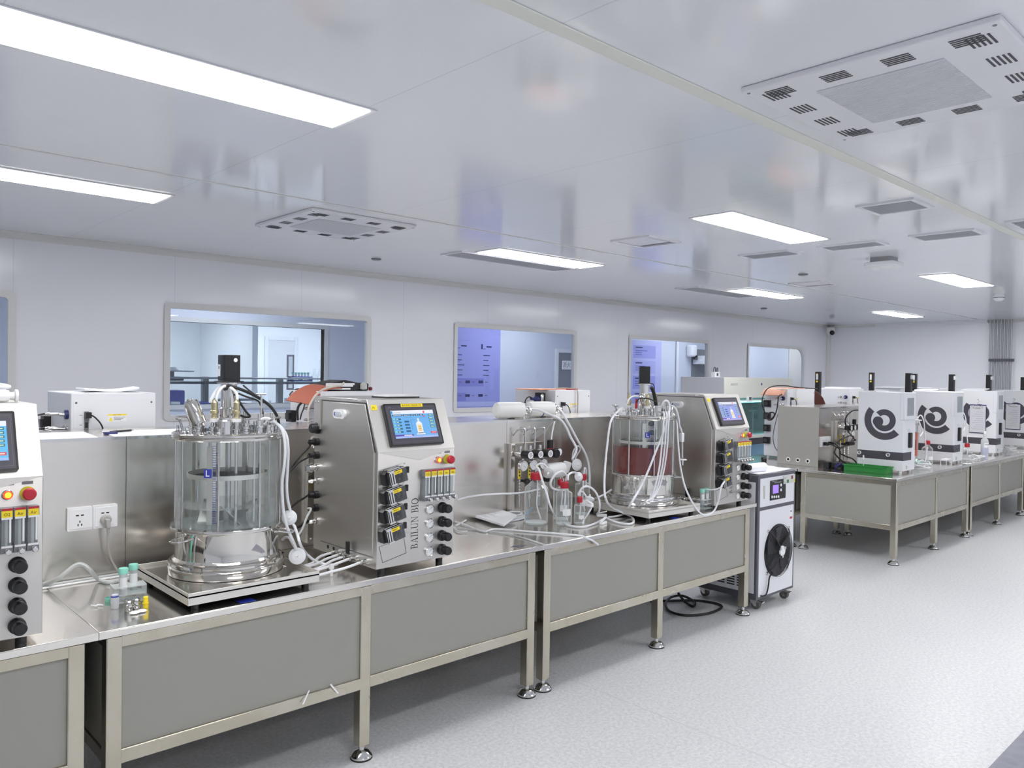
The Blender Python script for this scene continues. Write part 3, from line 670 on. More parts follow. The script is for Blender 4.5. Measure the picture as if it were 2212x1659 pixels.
def cabinet(label, x, y, z, pal, tags=('N2', 'CO2', 'O2', 'Air', 'Air')):
    """bench control cabinet; x,y,z = lower left front corner of the case, front on -Y"""
    W, D, H1, H2 = .41, .53, .49, .71
    r = thing('control_cabinet', label, 'control cabinet', (x, y, .7455), 0, 'stainless control cabinets'); oz = z-.7455
    b = MB(); sd = [(0, 0), (D, 0), (D, H2), (SLOPE_DY, H2), (0, H1)]
    n = 5; vs = [(0, p[0], p[1]+oz) for p in sd]+[(W, p[0], p[1]+oz) for p in sd]
    b.add(vs, [tuple(range(n)), tuple(range(2*n-1, n-1, -1))]+[(i, (i+1) % n, n+(i+1) % n, n+i) for i in range(n)], SATIN); b.build('case', r, bevel=.003)
    F = lambda u, v, w=0: (u, -w, v+oz)
    # lighter screen fascia with a pointed lower edge
    sl = hypot(SLOPE_DY, SLOPE_DZ); TS = frame((0, 0, H1+oz), (1, 0, 0), (0, SLOPE_DY, SLOPE_DZ)); TF = frame((0, -.0, oz), (1, 0, 0), (0, 0, 1))
    f = MB(); f.add([(.002, 0, .0025), (W-.002, 0, .0025), (W-.002, sl-.002, .0025), (.002, sl-.002, .0025)], [(0, 1, 2, 3)], SATINL, TS)
    f.add([(.002, H1, .0025), (.219, .446, .0025), (W-.002, H1, .0025)], [(0, 1, 2)], SATINL, TF)
    f.add([(.002, H1, 0), (.002, H1, .0025), (.219, .446, .0025), (.219, .446, 0)], [(0, 1, 2, 3)], SATINL, TF); f.add([(W-.002, H1, 0), (W-.002, H1, .0025), (.219, .446, .0025), (.219, .446, 0)], [(0, 1, 2, 3)], SATINL, TF)
    f.build('screen_fascia', r)
    # touch panel
    p = MB(); p.rbox(.063, .343, .018, .209, .0025, .018, .006, BLACK, TS); p.rbox(.07, .336, .025, .202, .018, .0185, .004, DGREY, TS)
    for q in ((.078, .33, .034, .0345), (.13, .33, .1935, .194), (.078, .0785, .034, .186), (.3295, .33, .034, .194), (.078, .115, .186, .1865)): p.box(q[0], q[1], q[2], q[3], .0185, .0188, MGREY, TS)
    p.text('HMI', .008, MGREY, TS @ Matrix.Translation((.085, .19, .0187)))
    sb = p.build('touch_panel', r)
    s = MB(); screen_picture(s, TS @ Matrix.Translation((.092, .051, .0188)), pal); s.build('screen', sb)
    if tags[0] != 'x':
        l = MB(); l.box(.153, .27, .193, .2075, .0185, .0192, YEL, TS); l.text('重庆生物工程有限公司', .0105, BLACK, TS @ Matrix.Translation((.157, .196, .0194))); l.build('company_label', sb)
    # side door with handle (on -X), ports along the rear edge, hose nipples low down
    TX = frame((0, 0, oz), (0, -1, 0), (0, 0, 1))      # u = -y, v = z, w = -x
    d = MB(); dp = [(-.455, .05), (-.455, .688), (-.098, .688), (-.024, .49), (-.028, .05)]
    d.add([(a, c, .004) for a, c in dp]+[(a, c, 0) for a, c in dp], [(0, 1, 2, 3, 4)]+[(i, (i+1) % 5, 5+(i+1) % 5, 5+i) for i in range(5)], SATIN, TX)
    dr = d.build('side_door', r, bevel=.002)
    g = MB()
    for (a, c), (e, h) in (((-.458, .693), (-.094, .693)), ((-.094, .693), (-.018, .489)), ((-.458, .046), (-.02, .046))):
        g.tube([(a, c, .001), (e, h, .001)], .0022, BLACK if c > .5 else MGREY, n=6, smooth=0, T=TX)
    g.build('door_gap', r)
    h = MB(); h.rbox(-.34, -.243, .618, .658, .004, .016, .019, WHITE2, TX, n=6); h.rbox(-.318, -.265, .63, .648, .016, .019, .008, M('handle_grey', (200, 204, 210), .4), TX); h.lathe([(.009, .0165), (0, .0165)], BLUE, (-.322, .638, 0), n=14, T=TX); h.build('door_handle', dr)
    for v, k in ((.563, 'K'), (.5, 'k'), (.438, 'k'), (.379, 'C'), (.319, 'c'), (.255, 'k'), (.195, 'k'), (.133, 'c')):
        m = MB(); q = (-.495, v, 0); Tq = TX @ Matrix.Translation(q)
        if k == 'K': m.lathe([(.026, 0), (.026, .012), (.022, .014), (.022, .034), (.018, .04), (0, .04)], BLACK, n=18, T=Tq)
        elif k == 'k': m.lathe([(.018, 0), (.018, .02), (.012, .022), (.012, .045), (0, .045)], BLACK, n=14, T=Tq)
        elif k == 'C': m.lathe([(.02, 0), (.02, .012), (.014, .014), (.014, .03), (.02, .032), (.02, .05), (0, .05)], CHROME, n=16, T=Tq); m.box(-.006, .006, -.012, .012, .05, .062, CHROME, Tq)
        else: m.lathe([(.016, 0), (.016, .008), (.009, .01), (.009, .03), (.012, .032), (.006, .05), (0, .05)], CHROME, n=14, T=Tq)
        m.build('side_port', r)
    for u in (-.395, -.345): MB().lathe([(.0, .001), (.009, .001), (.009, 0)], BLACK, (u, .03, 0), n=14, T=TX).build('side_hole', r)
    for u in (-.309, -.255, -.21, -.16, -.075):
        m = MB(); Tq = TX @ Matrix.Translation((u, .022, 0)); m.lathe([(.012, 0), (.012, .01), (.008, .012), (.008, .022), (.01, .024), (.01, .03), (.006, .032), (.006, .05), (0, .05)], CHROME, n=12, T=Tq); m.build('hose_nipple', r)
    m = MB(); Tq = TX @ Matrix.Translation((-.195, .036, .02)); m.box(-.01, .01, 0, .055, -.006, .006, BLACK, Tq); m.build('valve_lever', r, bevel=.003)
    k = MB(); k.box(-.515, -.46, .56, .7, .0, .012, SATIN, TX)
    for a in (-.5, -.475):
        for c in (.575, .685): k.lathe([(.005, .012), (0, .015)], CHROME, (a, c, 0), n=8, T=TX)
    k.build('hinge_plate', r)
    mrk = MB(); mrk.box(.012, .04, .187, .21, .003, .004, YEL, TS); mrk.text('P1', .014, BLACK, TS @ Matrix.Translation((.017, .193, .0043))); mrk.build('sticker', r)
    # four tilted peristaltic pumps
    for i, v in enumerate((.396, .318, .239, .158)):
        Tp = TF @ Matrix.Translation((.084-.003*i, v, .0025)) @ Matrix.Rotation(radians(13), 4, 'Z')
        m = MB(); m.rbox(-.058, .06, -.032, .034, 0, .003, .004, SATINL, Tp)
        for a in (-.053, .055):
            for c in (-.027, .029): m.lathe([(.004, .003), (.003, .006), (0, .006)], CHROME, (a, c, 0), n=8, T=Tp)
        pm = m.build('pump_plate', r)
        Tp = Tp @ Matrix.Translation((-.022, .002, 0))
        hd = MB(); hd.prism([(-.05, -.03), (.04, -.03), (.04, .03), (-.03, .034), (-.05, .02)], .003, .036, M('pump_black', (34, 34, 38), .35), Tp); hd.lathe([(.022, .04), (.022, .05), (.0, .05)], DGREY, (0, 0, 0), n=20, T=Tp)
        for a in range(4): hd.lathe([(.005, .05), (.005, .054), (0, .054)], CHROME, (.014*cos(a*pi/2+.5), .014*sin(a*pi/2+.5), 0), n=8, T=Tp)
        hd.build('pump_head', pm)
        cv = MB(); cv.box(-.04, .044, -.03, .03, .038, .06, DARKCOV, Tp); 
        for a, c_ in (((-.04, -.03), (.044, -.03)), ((.044, -.03), (.044, .03)), ((.044, .03), (-.04, .03)), ((-.04, .03), (-.04, -.03))): cv.cyl((a[0], a[1], .058), (c_[0], c_[1], .058), .0012, WHITE2, n=6, T=Tp)
        for a in (-.04, .044):
            for c_ in (-.03, .03): cv.cyl((a, c_, .042), (a, c_, .058), .001, WHITE2, n=6, T=Tp)
        cv.build('pump_cover', pm)
        tr = MB(); tr.box(-.036, -.03, -.028, .026, .058, .062, CHROME, Tp).box(-.024, -.019, -.028, .026, .058, .062, CHROME, Tp).box(-.042, -.014, -.032, -.024, .056, .064, CHROME, Tp).box(-.042, -.02, .022, .03, .056, .064, CHROME, Tp)
        tr.box(-.038, .02, .032, .036, .02, .05, CHROME, Tp); tr.build('pump_latch', pm)
        lb = MB(); lb.box(-.018, .022, .012, .026, .0602, .061, YEL, Tp); lb.text(('FOAM', 'ACID', 'FEED2', 'FEED1')[i], .0095, BLACK, Tp @ Matrix.Translation((-.015, .0155, .0613))); lb.build('pump_label', pm)
        sw = MB(); sw.box(.05, .066, -.012, .016, .003, .012, BLACK, TF @ Matrix.Translation((.087-.003*i, v+.012, 0))); sw.build('pump_switch', r, bevel=.002)
    fl = MB(); P = [(.012, .095), (.137, .118), (.15, .05), (.03, .026)]
    for i in range(4): fl.tube([(P[i][0], P[i][1], .0005), (P[(i+1) % 4][0], P[(i+1) % 4][1], .0005)], .0011, SLATE, n=5, smooth=0, T=TF)
    fl.build('access_flap', r)
    # maker's name running upwards
    t = MB(); w_ = serif_text(t, 'BAILUN BIO', .037, frame(F(.211, .062, .0008), (0, 0, 1), (-1, 0, 0)), M('etched_letters', (58, 54, 52), .5))
    t.v = [(a, b_, oz+.062+(c-oz-.062)*(.222/w_)) for a, b_, c in t.v]; t.build('maker_name', r)
    # lit button and emergency stop
    m = MB(); Tb = TF @ Matrix.Translation((.314, .441, 0)); m.lathe([(.015, 0), (.015, .006), (.0125, .009)], CHROME, n=22, T=Tb); m.lathe([(.0125, .008), (.0125, .013), (.0085, .0145)], GLOW, n=22, T=Tb); m.lathe([(.0085, .0145), (0, .0155)], GLOWY, n=22, T=Tb); m.build('lit_button', r)
    m = MB(); Tb = TF @ Matrix.Translation((.367, .441, 0)); m.lathe([(.021, 0), (.021, .004), (.0, .004)], YELR, n=26, T=Tb); m.lathe([(.011, .004), (.011, .02)], CHROME, n=18, T=Tb); m.lathe([(.012, .02), (.0185, .024), (.0185, .033), (.015, .038), (0, .039)], REDB, n=26, T=Tb); m.build('emergency_stop', r)
    for u in (.302, .352): MB().box(u, u+.03, .468, .478, 0, .0008, MGREY, TF).build('button_label', r)
    # five flow meters
    for i in range(5):
        u = .24+.0345*i; m = MB(); m.box(u-.017, u+.016, .375, .404, .0, .028, MGREY, TF).box(u-.017, u+.016, .268, .29, 0, .028, MGREY, TF).box(u-.017, u+.016, .285, .38, 0, .004, MGREY, TF); fm = m.build('flow_meter', r, bevel=.001)
        MB().box(u-.013, u+.012, .29, .375, .006, .027, ACRYL, TF).build('meter_body', fm)
        a = MB(); a.cyl((u, .29, .016), (u, .375, .016), .004, FROST, n=8, T=TF); a.lathe([(0, 0), (.003, .001), (.003, .005), (0, .006)], BLACK, (0, 0, 0), n=8, T=TF @ Matrix.Translation((u, .296+.003*i, .016)) @ Matrix.Rotation(-pi/2, 4, 'X')); a.box(u+.006, u+.011, .3, .37, .0272, .0275, WHITE2, TF); a.build('meter_tube', fm)
        l = MB(); l.box(u-.014, u+.014, .376, .396, .028, .0288, YEL, TF).box(u-.014, u+.014, .3965, .403, .028, .029, REDB, TF).box(u-.014, u+.014, .37, .376, .028, .0286, WHITE2, TF); l.text(tags[i], .013, BLACK, TF @ Matrix.Translation((u, .3805, .0292)), 'CENTER'); l.build('gas_label', fm)
        kn = MB(); kn.box(u-.014, u+.014, .285, .291, .027, .03, WHITE2, TF); Tb = TF @ Matrix.Translation((u, .276, .028)); kn.lathe([(.006, 0), (.006, .012), (.0085, .013), (.0085, .028), (.007, .03), (0, .03)], CHROME, n=14, T=Tb); kn.build('meter_knob', fm)
    # gauges and regulators
    for v in (.226, .164, .1015, .0395):
        m = MB(); Tb = TF @ Matrix.Translation((.2715, v, 0)); m.lathe([(.022, 0), (.022, .008), (.0185, .01), (.0185, .006)], CHROME, n=28, T=Tb); gg = m.build('pressure_gauge', r)
        d2 = MB(); d2.lathe([(.0185, .0062), (0, .0062)], WHITE2, n=24, T=Tb); d2.add([(-.009, -.006, .0068), (.011, .0085, .0068), (.0095, .0098, .0068)], [(0, 1, 2)], BLACK, Tb)
        for a in range(9): an = radians(-45+33.75*a); d2.add([(.013*cos(an), .013*sin(an), .0066), (.0165*cos(an+.05), .0165*sin(an+.05), .0066), (.0165*cos(an-.05), .0165*sin(an-.05), .0066)], [(0, 1, 2)], SLATE, Tb)
        d2.build('dial', gg)
        m = MB(); Tb = TF @ Matrix.Translation((.341, v, 0)); m.lathe([(.024, 0), (.024, .012), (.021, .017), (.016, .019), (.016, .027), (.019, .03), (.0195, .05), (.0165, .056), (0, .057)], BLACK, n=24, T=Tb); m.build('regulator_knob', r)
    for a in (.05, .36):
        for c in (.04, .48): MB().lathe([(.016, 0), (.016, oz)], BLACK, (a, c, 0), n=14).build('rubber_foot', r)
    lk = MB(); lk.box(-.001, .004, .13, .16, .7+oz, .709+oz, CHROME); lk.build('top_latch', r)
    return r
PAL1 = ((110, 178, 238), (238, 240, 248), (170, 190, 245)); PAL2 = ((146, 158, 228), (225, 228, 240), (176, 160, 226)); PAL0 = ((98, 190, 245), (235, 240, 250), (160, 190, 245))
cabinet('stainless control cabinet with blue touch screen beside the clear water vessel', 1.824, 2.762, .77, PAL1)
cabinet('stainless control cabinet with violet touch screen right of the red vessel', 4.371, 2.764, .77, PAL2, ('x', 'N2', 'O2', 'Air', 'Air'))
cabinet('stainless control cabinet cut by the left edge of the picture', .19, 2.76, .77, PAL0, ('N2', 'CO2', 'O2', 'Air', 'Air'))

# ================================================================== glass vessels
def vessel(label, x, y, z, rz, filled):
    r = thing('glass_reactor', label, 'bioreactor vessel', (x, y, z), rz, 'large glass reactors')
    # z is the underside of the base disc; heights below are measured from there
    h = lambda wz: wz-.80
    m = MB(); m.lathe([(.205, 0), (.218, 0), (.221, .004), (.221, .03), (.216, .034), (.214, .036), (.219, .04), (.219, .048), (.208, .052), (.0, .052)], MIRR if not filled else CHROME, n=72); m.build('base_disc', r)
    m = MB(); m.lathe([(.203, .052), (.206, .058), (.197, .066), (.196, .072), (.196, .165), (.199, .172), (.212, .174), (.214, .18), (.212, .187), (.19, .188), (.188, .17), (.17, .1), (.08, .075), (0, .072)], MIRR, n=72); jk = m.build('jacket_dish', r)
    for a in (200, 318):
        k = MB(); A = radians(a); c = Vector((cos(A), sin(A), 0)); t = Vector((-sin(A), cos(A), 0)); p = c*.195
        k.tube([p+t*.03+Vector((0, 0, .155)), p+c*.02+t*.03+Vector((0, 0, .155)), p+c*.062+t*.022+Vector((0, 0, .15)), p+c*.062-t*.022+Vector((0, 0, .15)), p+c*.02-t*.03+Vector((0, 0, .155)), p-t*.03+Vector((0, 0, .155))], .004, CHROME, n=8, smooth=3)
        k.build('carry_handle', jk)
    m = MB(); m.lathe([(.193, .188), (.193, .525)], GLASS, n=72); m.lathe([(.187, .525), (.187, .188)], GLASS, n=72); gl = m.build('glass_wall', r)
    # lid with rim and tie rods
    m = MB(); m.lathe([(.19, .522), (.208, .522), (.211, .525), (.211, .532), (.207, .535), (.211, .538), (.211, .545), (.207, .548), (0, .548)], MIRR, n=72); lid = m.build('lid', r)
    for i in range(8):
        A = radians(12+45*i); MB().cyl((.2*cos(A), .2*sin(A), .185), (.2*cos(A), .2*sin(A), .525), .0045, CHROME, n=8).build('tie_rod', r)
        MB().lathe([(.009, .548), (.009, .556), (.006, .558), (.006, .572), (0, .573)], CHROME, (.192*cos(A), .192*sin(A), 0), n=10).build('clamp_nut', lid)
    # scale printed on the glass, on the side facing the aisle
    fa = radians(232); q = MB()
    def onglass(a, z, w_, hh, mt):
        R_ = .1935; n = 3; vs = []
        for i in range(n+1):
            t = a+(w_/R_)*(i/n-.5); vs += [(R_*cos(t), R_*sin(t), z), (R_*cos(t), R_*sin(t), z+hh)]
        q.add(vs, [(2*i, 2*i+2, 2*i+3, 2*i+1) for i in range(n)], mt)
    for i in range(34):
        big = i % 5 == 0; wd_ = .026 if big else .013; onglass(fa+(.0 if not big else wd_/2/.1935-.0325), .215+i*.0088, wd_, .0017, BLUEP)
    q.build('graduation', gl)
    q = MB(); la = fa-.125; hb = .386 if not filled else .415
    onglass(la, hb, .03, .034, BLUEP); R0 = MB()
    tmp = q; q = MB()
    def strip_(a0, z0, w_, hh):
        R_ = .194; vs = []
        for t in (a0, a0+w_/R_): vs += [(R_*cos(t), R_*sin(t), z0), (R_*cos(t), R_*sin(t), z0+hh)]
        tmp.add(vs, [(0, 2, 3, 1)], WHITE2)
    strip_(la-.035, hb+.006, .004, .023); strip_(la-.035, hb+.006, .014, .004)
    tmp.build('logo_square', gl)
    # shaft, impellers and inner fittings
    m = MB(); m.cyl((0, 0, .12), (0, 0, .525), .011, CHROME); sh = m.build('stirrer_shaft', r)
    for zz in (.215,):
        im = MB()
        for i in range(3):
            A = radians(120*i+20+40*(zz > .3)); c = Vector((cos(A), sin(A), 0)); t = Vector((-sin(A), cos(A), 0))
            a, b_, c_, d_ = c*.012+t*.01-Vector((0, 0, .022)), c*.012-t*.01+Vector((0, 0, .022)), c*.11-t*.05+Vector((0, 0, .055)), c*.11+t*.035-Vector((0, 0, .035))
            off = t*.0015
            im.add([a+off, b_+off, c_+off, d_+off, a-off, b_-off, c_-off, d_-off], [(0, 1, 2, 3), (7, 6, 5, 4), (0, 1, 5, 4), (1, 2, 6, 5), (2, 3, 7, 6), (3, 0, 4, 7)], SATIN)
        im.cyl((0, 0, zz-.03), (0, 0, zz+.03), .017, CHROME) if False else None
        im.v = [(vx, vy, vz+zz-.0) for vx, vy, vz in im.v]; im.lathe([(.018, zz-.03), (.018, zz+.03)], CHROME, n=16); im.build('impeller', sh)
    m = MB(); m.lathe([(.15, .37), (.153, .37), (.153, .388), (.15, .388), (.15, .37)], SATINL, n=60)
    for A in (40, 130, 220, 310):
        A = radians(A); m.box(.145, .148, -.012, .012, .2, .5, SATINL, Matrix.Rotation(A, 4, 'Z'))
    m.build('baffle_ring', r)
    for A, rr_, z0 in ((205, .1, .15), (228, .12, .2), (262, .11, .17), (290, .14, .2), (330, .12, .16), (25, .11, .18)):
        A = radians(A); MB().cyl((rr_*cos(A), rr_*sin(A), z0), (rr_*cos(A), rr_*sin(A), .525), .006, CHROME, n=10).build('dip_pipe', r)
    if filled:
        MB().lathe([(0, .12), (.1, .13), (.1855, .19), (.1855, .352), (0, .352)], LIQ, n=72).build('red_liquid', r)['label'] = 'dark red liquid filling half the vessel'
    else:
        MB().lathe([(0, .262), (.1855, .262), (.1855, .19)], GLASS, n=64).build('water', r)['label'] = 'clear water in the bottom of the vessel'
    # drive: neck, collar and black motor block
    c0 = (0, 0)
    m = MB(); m.lathe([(.045, .548), (.045, .57), (.036, .574), (.036, .64), (.031, .645), (.031, .736), (.045, .738), (.045, .744), (0, .744)], CHROME, n=30); m.build('drive_neck', r)
    m = MB(); m.box(-.043, .043, -.043, .043, .744, .75, BLACK).rbox(-.033, .033, -.033, .033, .75, .853, .004, BLACK); mo = m.build('motor', r, rotz=-rz if not filled else radians(-46)-rz, bevel=.0015)
    if not filled:
        l = MB(); l.box(-.0336, -.033, .006, .03, .768, .815, WHITE2).box(-.034, -.0335, .014, .022, .797, .809, SLATE); l.build('rating_plate', mo)
        l = MB(); l.ldir((.012, -.033, .833), (0, -1, 0), [(.008, 0), (.008, .0008), (0, .0008)], WHITE2, n=16); l.build('round_badge', mo)
    return r, lid
VX, VY, VZ = 1.315, 3.062, .8025
v1, lid1 = vessel('large glass reactor of clear water with black motor on its steel lid', VX, VY, VZ, 0, False)
WX, WY = 4.006, 3.057
v2, lid2 = vessel('glass reactor half full of red liquid, standing on the farther tray', WX, WY, VZ, 0, True)
# fittings on the lids (local to the vessel, lid top at .548)
LT = .548
def port(lid, x, y, kind, name='lid_port', az=0):
    m = MB(); c = (x, y, LT)
    if kind == 'low': m.lathe([(.014, 0), (.014, .008), (.009, .01), (.009, .018), (.013, .02), (.013, .028), (.006, .03), (.006, .042), (0, .042)], CHROME, c, n=14)
    elif kind == 'mid': m.lathe([(.016, 0), (.016, .02), (.02, .022), (.02, .03), (.012, .032), (.012, .05), (.005, .052), (.005, .075), (0, .075)], CHROME, c, n=14)
    elif kind == 'collar': m.lathe([(.027, 0), (.027, .05), (.023, .055), (.023, .062), (0, .062)], CHROME, c, n=22)
    elif kind == 'rod': m.lathe([(.012, 0), (.012, .03), (.0045, .034), (.0045, .15), (0, .15)], CHROME, c, n=12); m.cyl((x-.016, y+.01, LT+.152), (x+.016, y-.01, LT+.152), .004, CHROME)
    elif kind == 'red': m.lathe([(.01, 0), (.01, .02), (.006, .022), (.006, .04)], CHROME, c, n=12); m.lathe([(.006, .04), (.009, .045), (.008, .09), (.004, .1), (0, .1)], RED, c, n=12)
    elif kind == 'gold':
        m.lathe([(.015, 0), (.015, .015), (.011, .017), (.011, .045)], CHROME, c, n=16); m.lathe([(.0175, .045), (.0175, .058)], WHITE2, c, n=18)
        m.lathe([(.009, .058), (.012, .062), (.012, .075), (.016, .077), (.016, .088), (.0125, .09), (.0125, .12), (.009, .124), (.006, .132), (0, .132)], BRASS, c, n=18)
    elif kind == 'tilt':
        d = Vector((cos(az)*.38, sin(az)*.38, 1)); m.lathe([(.02, 0), (.02, .02)], CHROME, c, n=16); m.ldir((x, y, LT+.02), d, [(.018, 0), (.018, .015), (.029, .02), (.029, .1), (.024, .11), (.012, .113), (.012, .12), (0, .12)], MIRR, n=26)
    return m.build(name, lid)
def atv(px, py, z): p = at(px, py, Z=z); return p
for (x, y, k, nm) in ((-.165, -.04, 'low', 'lid_port'), (-.15, -.075, 'low', 'lid_port'), (.03, -.1, 'mid', 'lid_port'), (.075, -.075, 'low', 'lid_port'), (.14, -.085, 'mid', 'lid_port'), (.045, .03, 'mid', 'lid_port'), (-.146, .003, 'low', 'lid_port'), (-.131, -.034, 'mid', 'lid_port'), (-.1, -.085, 'low', 'lid_port'), (-.085, -.11, 'low', 'lid_port'), (-.088, -.075, 'gold', 'probe'), (-.02, -.12, 'gold', 'probe'), (-.066, -.12, 'collar', 'collar'),
                      (.05, -.05, 'mid', 'lid_port'), (.06, -.145, 'mid', 'lid_port'), (.0, -.16, 'low', 'lid_port'), (.09, -.1, 'rod', 'lift_rod'), (.12, -.05, 'mid', 'lid_port'), (.11, -.12, 'low', 'lid_port'), (-.12, .07, 'red', 'red_probe'), (.02, .12, 'low', 'lid_port'), (.1, .08, 'mid', 'lid_port'), (-.07, .12, 'mid', 'lid_port'), (.15, .03, 'low', 'lid_port')):
    port(lid1, x, y, k, nm)
port(lid1, -.118, -.02, 'tilt', 'sight_lamp', radians(160))
for (x, y, k, nm) in ((-.1, .04, 'gold', 'probe'), (-.06, -.07, 'gold', 'probe'), (-.09, -.01, 'red', 'red_probe'), (-.14, .03, 'low', 'lid_port'), (-.02, -.12, 'collar', 'collar'), (.03, -.13, 'mid', 'lid_port'), (.06, -.1, 'collar', 'collar'), (.11, -.08, 'mid', 'lid_port'), (.13, -.02, 'mid', 'lid_port'), (.02, -.15, 'low', 'lid_port'), (.15, .04, 'low', 'lid_port'), (.1, -.13, 'low', 'lid_port'), (.02, .13, 'mid', 'lid_port')):
    port(lid2, x, y, k, nm)
port(lid2, -.03, -.06, 'tilt', 'sight_lamp', radians(150))
def lidhandle(lid, A):
    A = radians(A); c = Vector((cos(A), sin(A), 0)); t = Vector((-sin(A), cos(A), 0)); p = c*.16+Vector((0, 0, LT)); U = Vector((0, 0, 1))
    MB().tube([p+t*.055, p+t*.055+U*.045+c*.01, p+t*.05+U*.055+c*.03, p-t*.05+U*.055+c*.03, p-t*.055+U*.045+c*.01, p-t*.055], .005, CHROME, n=8, smooth=3).build('lid_handle', lid)
for L_ in (lid1, lid2): lidhandle(L_, 142); lidhandle(L_, 322)
# weighing trays
def tray(label, x, y, rz, w, d):
    r = thing('weighing_tray', label, 'weighing platform', (x, y, .7455), rz, 'steel weighing trays')
    m = MB(); m.box(0, w, 0, d, .05, .0555, STEEL); m.build('plate', r)
    for q in ((0, w, 0, .003), (0, w, d-.003, d), (0, .003, .003, d-.003), (w-.003, w, .003, d-.003)): MB().box(q[0], q[1], q[2], q[3], .024, .067, SATINL).build('side_rim', r, bevel=.001)
    MB().box(.03, w-.03, .03, d-.03, .018, .05, BLACK).build('load_cell_frame', r)
    for a in (.04, w-.04):
        for c in (.04, d-.04): MB().lathe([(.014, 0), (.014, .018)], BLACK, (a, c, 0), n=14).build('foot', r)
    return r
tray('shallow steel weighing tray under the clear water vessel', 1.045, 2.755, 0, .51, .545)
tray('shallow steel weighing tray under the red vessel', 3.685, 2.762, radians(-3.5), .48, .545)
# ================================================================== sockets, gas panels and small things on the near island
ZT = .7455; YR = 3.4485; ZR = 1.3155
r = thing('wall_socket', 'white double wall socket with a grey plug on the riser box', 'socket', (.83, YR, .95))
T = frame((0, 0, 0), (1, 0, 0), (0, 0, 1))
for a in (0, .0925):
    m = MB(); m.rbox(a+.0005, a+.0915, 0, .092, 0, .012, .004, WHITE2, T); m.rbox(a+.008, a+.084, .008, .084, .012, .0135, .003, WHITE2, T)
    for (x, z, w, h) in ((.036, .06, .011, .005), (.054, .06, .011, .005), (.045, .035, .004, .009), (.0385, .022, .004, .009), (.0515, .022, .004, .009)): m.box(a+x-w/2, a+x+w/2, z-h/2, z+h/2, .0135, .0138, BLACK, T)
    m.build('socket_plate', r)
PLG = M('plug_grey', (176, 174, 172), .5)
r = thing('power_plug', 'grey plug with a hanging grey cord in the double socket', 'plug', (.968, YR-.014, .983))
m = MB(); m.lathe([(.0205, 0), (.0205, .012), (.017, .018), (0, .018)], PLG, n=22, T=frame((0, 0, 0), (1, 0, 0), (0, 0, 1))); m.box(-.008, .008, -.045, -.01, -.03, .006, PLG); m.cyl((0, -.035, -.03), (0, -.035, -.06), .007, PLG, r1=.004); m.build('plug_body', r, bevel=.003)
o = Vector((.968, YR-.014, .983)); pts = [(0, -.035, -.055), (.001, -.035, -.09), (.008, -.03, -.14), (.03, -.025, -.19), (.055, -.02, -.222), (.11, -.02, -.232), (.2, -.02, -.233)]
MB().tube(pts, .004, PLG).build('cord', r)
def hose(name, label, pts, rad, mat=HOSE, cat='hose', group=None, n=8):
    m = MB(); m.tube(pts, rad, mat, n=n); return single(name, m, label, cat, group)
hz = ZT+.008
hose('power_cable', 'light grey cable humped over the bench beside the half-cut cabinet', [at(60, 1268, Z=hz), at(96, 1262, Z=hz+.006), at(125, 1250, Y=3.36), at(160, 1223, Y=3.35), at(178, 1220, Y=3.34), at(195, 1232, Y=3.33), at(212, 1251, Z=hz+.004), at(235, 1258, Z=hz), at(262, 1252, Z=hz), at(290, 1247, Z=hz)], .008, HOSEG, 'cable')
hose('power_cable', 'grey cable lying flat along the foot of the riser box', [(.5, 3.425, hz-.002), (.75, 3.43, hz-.002), (.95, 3.435, hz-.002), (1.15, 3.43, hz-.002), (1.6, 3.42, hz-.002)], .006, HOSEG, 'cable')
hose('power_cable', 'thin pale cable lying beside the flat grey cable at the riser foot', [(.5, 3.40, hz-.004), (.75, 3.405, hz-.004), (.98, 3.407, hz-.004), (1.3, 3.4, hz-.004), (1.65, 3.39, hz-.004)], .0045, WHITE2, 'cable')
